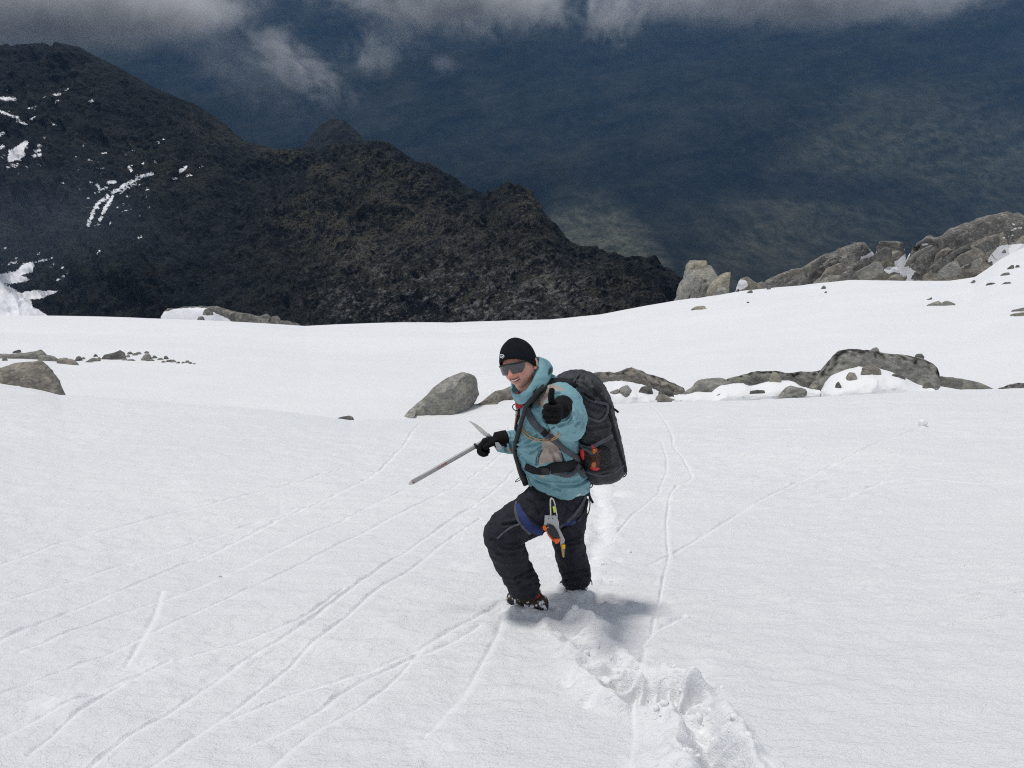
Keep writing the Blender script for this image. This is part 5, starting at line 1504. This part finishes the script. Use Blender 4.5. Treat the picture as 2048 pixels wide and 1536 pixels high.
# ---- sunglasses ---------------------------------------------------------
sg = thing_parent = None
xs = np.linspace(-.071, .071, 49)
def lens_y(xx): return -.108 * np.sqrt(np.clip(1 - (xx / .088) ** 2, 0, 1)) - .0075
top = .0265 - 1.2 * xs ** 2 
notch = .024 * np.exp(-(xs / .0125) ** 4)
botm = -.026 + notch + 1.6 * (np.abs(xs) - .034) ** 2 + np.clip((np.abs(xs) - .050) / .021, 0, 1) ** 2 * .026
botm = np.minimum(botm, top - .006)
lv = []
for k, s_ in enumerate(np.linspace(0, 1, 7)):
    zz = top * (1 - s_) + botm * s_
    lv.append(np.stack([xs, lens_y(xs) + .004 * s_, zz], 1))
lv = np.concatenate(lv)
o_ = new_mesh('temp', head_w(lv), grid_faces(7, 49).tolist())
m_ = o_.modifiers.new('t', 'SOLIDIFY'); m_.thickness = .0025; m_.offset = 0
lV, lF, _n = evaluated(o_)
glasses = add('sunglasses', tube([head_w((xx, lens_y(xx) - .001, tz + .0015)) for xx, tz in zip(xs[::3], top[::3])], .0030, seg=8, n=40), RUBBER, person)
add('lens', (lV, lF), LENS, glasses)
for s_ in (-1, 1):
    add('temple', tube([head_w((s_ * .071, lens_y(.071), .019)), head_w((s_ * .0795, -.030, .018)), head_w((s_ * .0815, .010, .014))], .003, [.005, .0045, .003], seg=8), RUBBER, glasses)

# ---- harness ------------------------------------------------------------
harness = add('harness', strap([(1062,976),(1075,988),(1100,994),(1130,996),(1155,993),(1176,985)], 12, TB, .004, .006), BLACK, person)
def ring_on_leg(c0, c1, f0, f1, r, extra=.006, seg=32, tilt=(0, 0, 0)):
    c0, c1 = np.array(tuple(c0)), np.array(tuple(c1)); d = c1 - c0; L = np.linalg.norm(d); d /= L
    a, b = c0 + d * L * f0, c0 + d * L * f1
    return tube([a, (a + b) / 2, b], [r[0] + extra, r[1] + extra, r[2] + extra], seg=seg, n=10, hint=(0, 1, .2), dome=False)
add('leg_loop', strap([(1036,1008),(1041,1028),(1053,1047),(1074,1061),(1086,1064)], [9, 17, 23, 17, 12], TB, .006, .006, step=3), BLUE, harness)
add('loop_edge', strap([(1034,1004),(1031,1018),(1034,1036),(1045,1054),(1060,1067)], 5, TB, .008, .006, step=3), GREYW, harness)
add('loop_edge', strap([(1041,1004),(1050,1026),(1068,1044),(1088,1056)], 4, TB, .009, .006, step=3), BLACK, harness)
add('leg_loop', strap([(1127,1046),(1143,1044),(1160,1036)], 11, TB, .005, .005, step=3), BLUE, harness)
add('leg_strap', strap([(1170,992),(1160,1012),(1143,1034),(1120,1052),(1112,1058)], 7, TB, .008, .006), GREYW, harness)
add('leg_strap', strap([(1175,996),(1168,1020),(1150,1042),(1128,1058),(1118,1063)], 6, TB, .008, .006), BLACK, harness)
add('trouser_zip', strap([(1043,1047),(1020,1056),(1000,1072),(995,1078)], 3.5, TB, .006, .004), GREYW, trous)
for k, pts in enumerate([[(1176,957),(1184,962),(1185,971),(1180,976),(1174,972)], [(1178,990),(1180,1010),(1176,1028),(1168,1034),(1160,1026),(1158,1018)], [(1118,990),(1124,996),(1135,998),(1146,995),(1150,989)]]):
    add('gear_loop', tube([B(u, v, 3.80) for u, v in pts], .0032, seg=8, n=26), RUBBER, harness)
add('strap_tail', strap([(1177,978),(1179,992),(1186,1006)], 5, None, 0, .004, D=[3.80 + off, 3.79 + off, 3.78 + off]), BLACK, harness)
for pts, m_ in (([(1112,988),(1120,989.5),(1130,990)], ALLOY), ([(1140,990),(1150,990),(1160,986)], ALLOY)):
    add('buckle', strap(pts, 5, TB, .012, .005, D=3.70 + off), m_, harness)
add('trim', strap([(1148,984),(1160,986),(1172,979)], 2.2, TB, .012, .003, D=3.72 + off), RED, harness)

# ------------------------------------------------------------------ BACKPACK
pack = thing('backpack', B(1190, 860, 3.9), 'tall black climbing pack with mesh side pocket on the back of the climber', 'backpack')
bag = [(1206,950,.03,36,.10),(1205,942,.03,44,.125),(1203,925,.03,45,.135),(1199,898,.035,44,.14),(1194,870,.04,42,.14),(1189,840,.045,40,.14),(1183,812,.05,39,.135),(1177,794,.055,37,.125),(1172,780,.06,34,.115),(1168,772,.06,24,.085)]
cs = [B(u, v, 3.88 + d) for u, v, d, a, b in bag]
ra = [a * px_scale(u, v, 3.9 + off) for u, v, d, a, b in bag]
bgV, bgF, bgN = union([tube(cs, ra, [q[4] for q in bag], seg=36, n=60, pw=2.7)], .0075, 4)
q = bgV
bgV = bgV + bgN * (fbm(q[:, 0] * 7, q[:, 1] * 7, q[:, 2] * 9, 3, ridged=True) * .007 + fbm(q[:, 0] * 25, q[:, 1] * 25, q[:, 2] * 30, 2) * .0022)[:, None]
bgV = creases(bgV, bgN, [[(1150,790),(1175,812),(1200,822)], [(1156,850),(1180,858),(1215,850)], [(1160,926),(1190,940),(1235,928)], [(1170,868),(1195,876)], [(1145,775),(1160,800),(1165,820)]], .009, 3)
main = add('main_bag', (bgV, bgF), PACK, pack)
lidV, lidF, lidN = union([tube([B(1120, 772, 3.88), B(1135, 768, 3.90), B(1158, 763, 3.92), B(1178, 770, 3.93), B(1193, 786, 3.93), B(1200, 802, 3.93)], [.016, .030, .042, .050, .052, .032], [.09, .115, .125, .13, .125, .10], seg=30, n=40, hint=(0, 0, 1), pw=2.5)], .0065, 4)
q = lidV
lidV = lidV + lidN * (fbm(q[:, 0] * 10, q[:, 1] * 10, q[:, 2] * 14, 3, ridged=True) * .006)[:, None]
lidV = creases(lidV, lidN, [[(1140,762),(1165,768),(1192,790)], [(1150,745),(1158,752),(1150,765)], [(1170,756),(1182,772)], [(1185,765),(1200,785)]], .008, 2.5)
lid = add('lid', (lidV, lidF), PACK, pack)
PB = bvh_of((bgV, bgF), (lidV, lidF))
# bottle in the pocket, then the mesh over it
def pocket_mat():
    t = NT('mesh_pocket'); t.b.inputs['Base Color'].default_value = (.012, .012, .014, 1); t.b.inputs['Roughness'].default_value = .7
    p = t.pos()
    w1 = t.add('ShaderNodeTexWave', wave_type='BANDS', bands_direction='X'); t.l.new(p, w1.inputs[0]); w1.inputs['Scale'].default_value = 160
    w2 = t.add('ShaderNodeTexWave', wave_type='BANDS', bands_direction='Z'); t.l.new(p, w2.inputs[0]); w2.inputs['Scale'].default_value = 160
    m = t.math('MAXIMUM', w1.outputs['Fac'], w2.outputs['Fac'])
    t.l.new(t.ramp(m, [(.62, 0.25), (.86, 1.0)]), t.b.inputs['Alpha'])
    return t.m
POCKET = pocket_mat()
h0, n0 = cast(PB, 1190, 915)
dS = h0[1]
bottle = thing('water_bottle', W(1190, 938, dS), 'red and orange drink bottle inside the mesh pocket of the black pack', 'bottle')
add('bottle_body', tube([W(1189, 934, dS - .012), W(1189, 928, dS - .014), W(1190, 915, dS - .014), W(1189, 903, dS - .012), W(1187, 897, dS - .006)], [.024, .028, .027, .025, .014], seg=20, n=20), plain('bottle_orange', (.50, .13, .035), .3), bottle)
add('bottle_base', tube([W(1190, 936, dS - .012), W(1190, 930, dS - .014)], [.027, .029], seg=20), RED, bottle)
add('bottle_cap', tube([W(1187, 895, dS - .008), W(1186, 890, dS - .006)], [.016, .015], seg=16), RED, bottle)
item = new_mesh('red_pouch', *tube([W(1168, 918, dS + .004), W(1166, 908, dS + .002), W(1164, 898, dS + .004)], [.010, .017, .012], seg=14), RED)
tag(item, 'small red pouch tucked beside the bottle in the mesh pocket', 'pouch')
poly = [(1156,897),(1170,892),(1186,900),(1205,893),(1218,900),(1221,920),(1214,936),(1196,943),(1172,938),(1160,924)]
pc = [(1188, 918)]
ringsP = []
for k, s_ in enumerate((1.06, .98, .85, .65, .4, .12)):
    ringsP.append([W(1188 + (u - 1188) * s_, 918 + (v - 918) * s_, (cast(PB, 1188 + (u - 1188) * min(s_, .9), 918 + (v - 918) * min(s_, .9))[0][1]) - (.000, .012, .028, .038, .044, .046)[k]) for u, v in catmull(poly, 40, True)])
pkV = np.array(ringsP).reshape(-1, 3)
add('mesh_pocket', (pkV, grid_faces(6, 40, True)[:, ::-1].tolist() + [list(range(200, 240))]), POCKET, pack)
def pstrap(name, pts, w, mat, off_=.006, th=.005, round_=False, D=None, bvh=None):
    return add(name, strap(pts, w, bvh or PB, off_, th, round_=round_, D=D), mat, pack)
pstrap('side_strap', [(1150,776),(1165,787),(1182,799),(1205,805),(1214,811),(1213,826),(1201,841),(1187,839),(1166,829)], 6, GREYW, .007)
pstrap('side_strap', [(1153,885),(1166,887),(1181,892),(1200,882),(1222,869)], 7.5, GREYW, .03)
pstrap('side_strap', [(1168,889),(1180,896),(1188,907)], 6, GREYW, .045)
pstrap('lid_strap', [(1158,748),(1152,757),(1146,766)], 3, GREYW)
pstrap('lid_strap', [(1128,762),(1150,772),(1170,790),(1190,800)], 4, BLACK)
pstrap('lid_strap', [(1186,776),(1200,792),(1212,806),(1222,816)], 6, BLACK)
add('strap_buckle', prism([(1215,808),(1222,811),(1229,818),(1226,823),(1217,818)], 3.86 + off, .012), RUBBER, pack, smooth=False)
add('strap_tail', strap([(1224,816),(1231,820),(1237,825)], 4.5, None, 0, .004, D=[3.86 + off] * 3), BLACK, pack)
pstrap('back_edge', [(1214,806),(1220,830),(1228,862),(1238,900),(1246,925),(1251,942)], 8, BLACK, .0, .01, True, D=3.88 + off)
pstrap('bottom_seam', [(1160,936),(1180,946),(1205,951),(1230,944),(1247,930)], 4, GREYW, .003, .004)
add('haul_loop', tube([B(u, v, 3.88) for u, v in ((1240,936),(1239,945),(1242,952),(1247,954),(1252,950),(1253,942),(1251,935))], .0030, seg=8, n=36), RUBBER, pack)
# shoulder straps, tube and hip belt lie on the jacket
JBH = bvh_of((jV, jF), (hV, hF))
TB2 = bvh_of((jV, jF), (hV, hF), (bgV, bgF), (lidV, lidF))
add('shoulder_strap', strap([(1150,772),(1130,765),(1108,764),(1090,772),(1076,785),(1066,800),(1060,818)], [13, 14, 13, 13, 12, 11, 9], TB2, .010, .014), BLACK, pack)
add('shoulder_strap', strap([(1057,800),(1058,822),(1066,842),(1083,860),(1100,874),(1122,893),(1142,908),(1158,922)], [10, 13, 14, 13, 12, 11, 11, 12], JB, .010, .012), GREYW, pack, label='charcoal padded strap crossing the chest to the bottom of the pack')
add('strap_clip', strap([(1086,861),(1094,869)], 13, JB, .018, .006), BLACK, pack)
add('drink_tube', strap([(1092,770),(1072,786),(1058,806),(1050,830),(1043,855),(1037,880),(1034,905),(1036,928),(1042,948),(1049,964)], [9, 9, 9, 9, 9, 9, 9, 9, 10, 10], JBH, .014, .01, D=[3.70+off, 3.70+off, 3.69+off, 3.72+off, 3.76+off, 3.80+off, 3.82+off, 3.81+off, 3.79+off, 3.77+off], round_=True), RUBBER, pack)
add('tube_sleeve', strap([(1042,944),(1047,956),(1052,970)], [12, 13, 11], None, 0, .01, D=[3.785 + off, 3.775 + off, 3.765 + off], round_=True), BLACK, pack)
add('tube_clip', tube([B(1044, 958, 3.77), B(1036, 962, 3.765), B(1031, 964, 3.76), B(1033, 960, 3.76), B(1042, 954, 3.77)], .0022, seg=8), RUBBER, pack)
add('hip_belt', strap([(1052,932),(1068,939),(1090,940),(1112,934),(1136,932),(1158,928)], [14, 16, 18, 22, 24, 26], JB, .008, .012), BLACK, pack)
add('belt_strap', strap([(1098,941),(1112,946),(1128,951),(1142,949),(1152,940)], 8, JB, .016, .006), GREYW, pack)
add('belt_buckle', strap([(1084,940),(1099,940)], 15, JB, .014, .008), RUBBER, pack)
add('belt_wing', strap([(1150,930),(1158,940),(1165,950)], 14, TB2, .012, .008), GREYW, pack)
add('adjuster_strap', strap([(1112,886),(1122,903),(1128,920),(1129,928)], 1.8, JB, .005, .003), BLACK, pack)
# pouch on the far shoulder strap
rp = thing('chest_pouch', B(1038, 805, 3.85), 'small red pouch with black buckle on the chest beside the climber\'s collar', 'pouch')
add('pouch_body', union([prism([(1031,791),(1036,788),(1046,795),(1047,812),(1041,818),(1031,817),(1030,803)], 3.80 + off, .05)], .0035, 3)[:2], RED, rp)
add('pouch_buckle', prism([(1033,803),(1045,798),(1046,805),(1034,809)], 3.793 + off, .01), RUBBER, rp, smooth=False)
add('pouch_loop', tube([B(u, v, 3.81) for u, v in ((1035,809),(1028,809),(1025,814),(1029,820),(1037,821))], .0028, seg=8, n=24), RUBBER, rp)
# far strap edge along the front of the jacket
add('shoulder_strap', strap([(1046,800),(1040,822),(1035,842),(1033,860)], 8, JB, .006, .008, D=3.88 + off), BLACK, pack)
add('strap_piping', strap([(1040,818),(1036,835),(1034,848)], 2.6, JB, .012, .004, D=3.86 + off), plain('rust_piping', (.42, .10, .03), .7), pack)
# cord slung across the jacket
cord = thing('cord', B(1080, 875, 3.7), 'doubled tan cord looped across the front of the teal jacket', 'cord')
add('strand', strap([(1041,851),(1048,865),(1060,876),(1078,882),(1096,881),(1110,876),(1117,870),(1122,862)], 2.6, JB, .006, .004, round_=True), CORD, cord)
add('strand', strap([(1043,850),(1051,863),(1063,873),(1079,879),(1095,879),(1108,874),(1114,868),(1118,863)], 2.4, JB, .006, .004, round_=True), CORD, cord)

# ------------------------------------------------------------------ ICE AXE
axe = thing('ice_axe', B(895, 925, 3.85), 'long grey straight-shafted ice axe with red lettering held in the black glove', 'ice axe')
tipW, headW = np.array(tuple(B(824, 965, 3.77))), np.array(tuple(B(980, 876, 3.925)))
ax = (headW - tipW); axL = np.linalg.norm(ax); ax /= axL
perp = np.cross(ax, [0, -1, 0]); perp /= np.linalg.norm(perp); 
if perp[2] < 0: perp = -perp
toc = np.cross(perp, ax); toc = toc if toc[1] < 0 else -toc
add('shaft', tube([tipW, headW], [.0125, .0125], [.0095, .0095], seg=20, n=8, hint=tuple(perp), pw=2.4, dome=False), SHAFT, axe)
add('spike', tube([tipW - ax * .020, tipW - ax * .010, tipW - ax * .001], [.003, .009, .0125], [.002, .006, .0095], seg=16, hint=tuple(perp), dome=False), ALLOY, axe)
add('red_band', tube([tipW + ax * .004, tipW + ax * .009], [.0129, .0129], [.0099, .0099], seg=20, n=3, hint=tuple(perp), dome=False), RED, axe)
cR = tipW + ax * (axL * .815)
add('ring', tube([cR - ax * .006, cR, cR + ax * .006], [.0165, .0175, .0165], [.0135, .0145, .0135], seg=20, hint=tuple(perp)), RUBBER, axe)
teeth_top = [(938,843),(942,843.5),(950,847.5),(958,853),(967,860),(976,868)]
teeth_bot = [(973,874),(968,870.5),(967,871.5),(964,867),(963,868),(959,863),(958,863.5),(954,857.5),(953,858),(948,852),(943,847)]
add('pick', prism(teeth_top + teeth_bot, 3.925 + off - .008, .005), ALLOY, axe, smooth=False)
add('head', prism([(971,872),(977,868),(992,881),(998,890),(994,893),(984,884)], 3.925 + off - .006, .012), ALLOY, axe, smooth=False)
add('adze', prism([(990,886),(997,885.5),(1003,892),(1003.5,900),(998,900.5),(993,897)], 3.905 + off - .045, .006), STEEL, axe, smooth=False)
fc = bpy.data.curves.new('lettering', 'FONT'); fc.body = 'CAMP'; fc.size = .0205; fc.extrude = .0004; fc.align_x = 'CENTER'; fc.align_y = 'CENTER'; fc.space_character = 1.05
to = bpy.data.objects.new('temp', fc); C.objects.link(to)
dg = bpy.context.evaluated_depsgraph_get()
tm = bpy.data.meshes.new_from_object(to.evaluated_get(dg)); bpy.data.objects.remove(to)
tv = np.array([v_.co[:] for v_ in tm.vertices]); tf = [list(p_.vertices) for p_ in tm.polygons]
cT = tipW + ax * (axL * .385) + toc * .0099
tw = cT + tv[:, :1] * ax + tv[:, 1:2] * perp + tv[:, 2:3] * toc
add('lettering', (tw, tf), REDP, axe, smooth=False)

# ------------------------------------------------------------------ HARDWARE ON THE HARNESS
DH = 3.585 + off
crb = thing('carabiner', W(1107, 1018, DH), 'silver carabiner with lime sleeve hanging from the front of the harness', 'carabiner')
add('frame', tube([W(u, v, DH) for u, v in ((1104,996),(1101,1000),(1101,1018),(1102,1034),(1106,1038),(1112,1036),(1114,1032))], .0042, seg=10, n=40), ALLOY, crb)
add('gate', tube([W(1105, 997, DH + .004), W(1109, 1006, DH + .004), W(1114, 1032, DH + .004)], .0036, seg=10), ALLOY, crb)
add('sleeve', tube([W(1107.5, 1013, DH - .004), W(1109.5, 1024, DH - .004)], .0068, seg=12, n=4), LIME, crb)
asc = thing('ascender', W(1107, 1060, DH), 'grey rope ascender with black grip and orange trigger hanging below the carabiner', 'ascender')
add('plate', prism([(1089.6,1032.4),(1113,1032),(1118,1045.6),(1118.3,1057.5),(1124,1068.4),(1129.7,1081.2),(1128.4,1086),(1122,1088),(1119,1082),(1116,1070),(1112,1060),(1107,1053),(1098,1050),(1091,1055),(1087,1055),(1089,1044)], DH - .006, .010), STEEL, asc, smooth=False)
add('grip', union([prism([(1091,1056),(1094,1051.5),(1099,1050.5),(1107,1053.5),(1113,1061),(1118,1071),(1120.5,1080),(1110,1080),(1103,1076),(1096,1066)], DH - .018, .028)], .0022, 4)[:2], RUBBER, asc)
add('trigger', union([prism([(1085.5,1056),(1088,1054.5),(1094,1056.5),(1094,1061),(1089,1061.5),(1086,1059)], DH - .022, .020)], .0018, 3)[:2], ORANGE, asc)
add('grip_edge', tube([W(1093, 1061, DH - .012), W(1097, 1069, DH - .012), W(1103, 1077, DH - .012), W(1109, 1083, DH - .012)], [.0035, .0055, .0055, .004], seg=10), ORANGE, asc)
add('end_stop', union([prism([(1108,1078),(1120,1077.5),(1120,1083),(1114,1088.5),(1110,1087)], DH - .021, .024)], .0018, 3)[:2], ORANGE, asc)
for u, v in ((1096,1055.5), (1097.5,1037), (1105,1037), (1121,1082)):
    add('rivet', tube([W(u, v, DH - .020), W(u, v, DH - .016)], .0028, seg=10, n=3), ALLOY if u == 1096 else RUBBER, asc)
slg = thing('sling', W(1125, 1100, DH), 'short tan webbing loop with yellow tape hanging from the end of the ascender', 'sling')
add('webbing', prism([(1120,1084),(1124,1085),(1129,1113),(1127,1115.5),(1125,1113)], DH + .002, .006), CORD, slg, smooth=False)
add('webbing', prism([(1126,1087),(1129.5,1089),(1130,1104),(1128,1113),(1126,1110)], DH + .012, .005), plain('grey_sling', (.30, .27, .25), .8), slg, smooth=False)
add('tape', prism([(1124,1090),(1130.5,1090),(1130.5,1097.5),(1125,1098)], DH - .002, .010), YELL, slg, smooth=False)
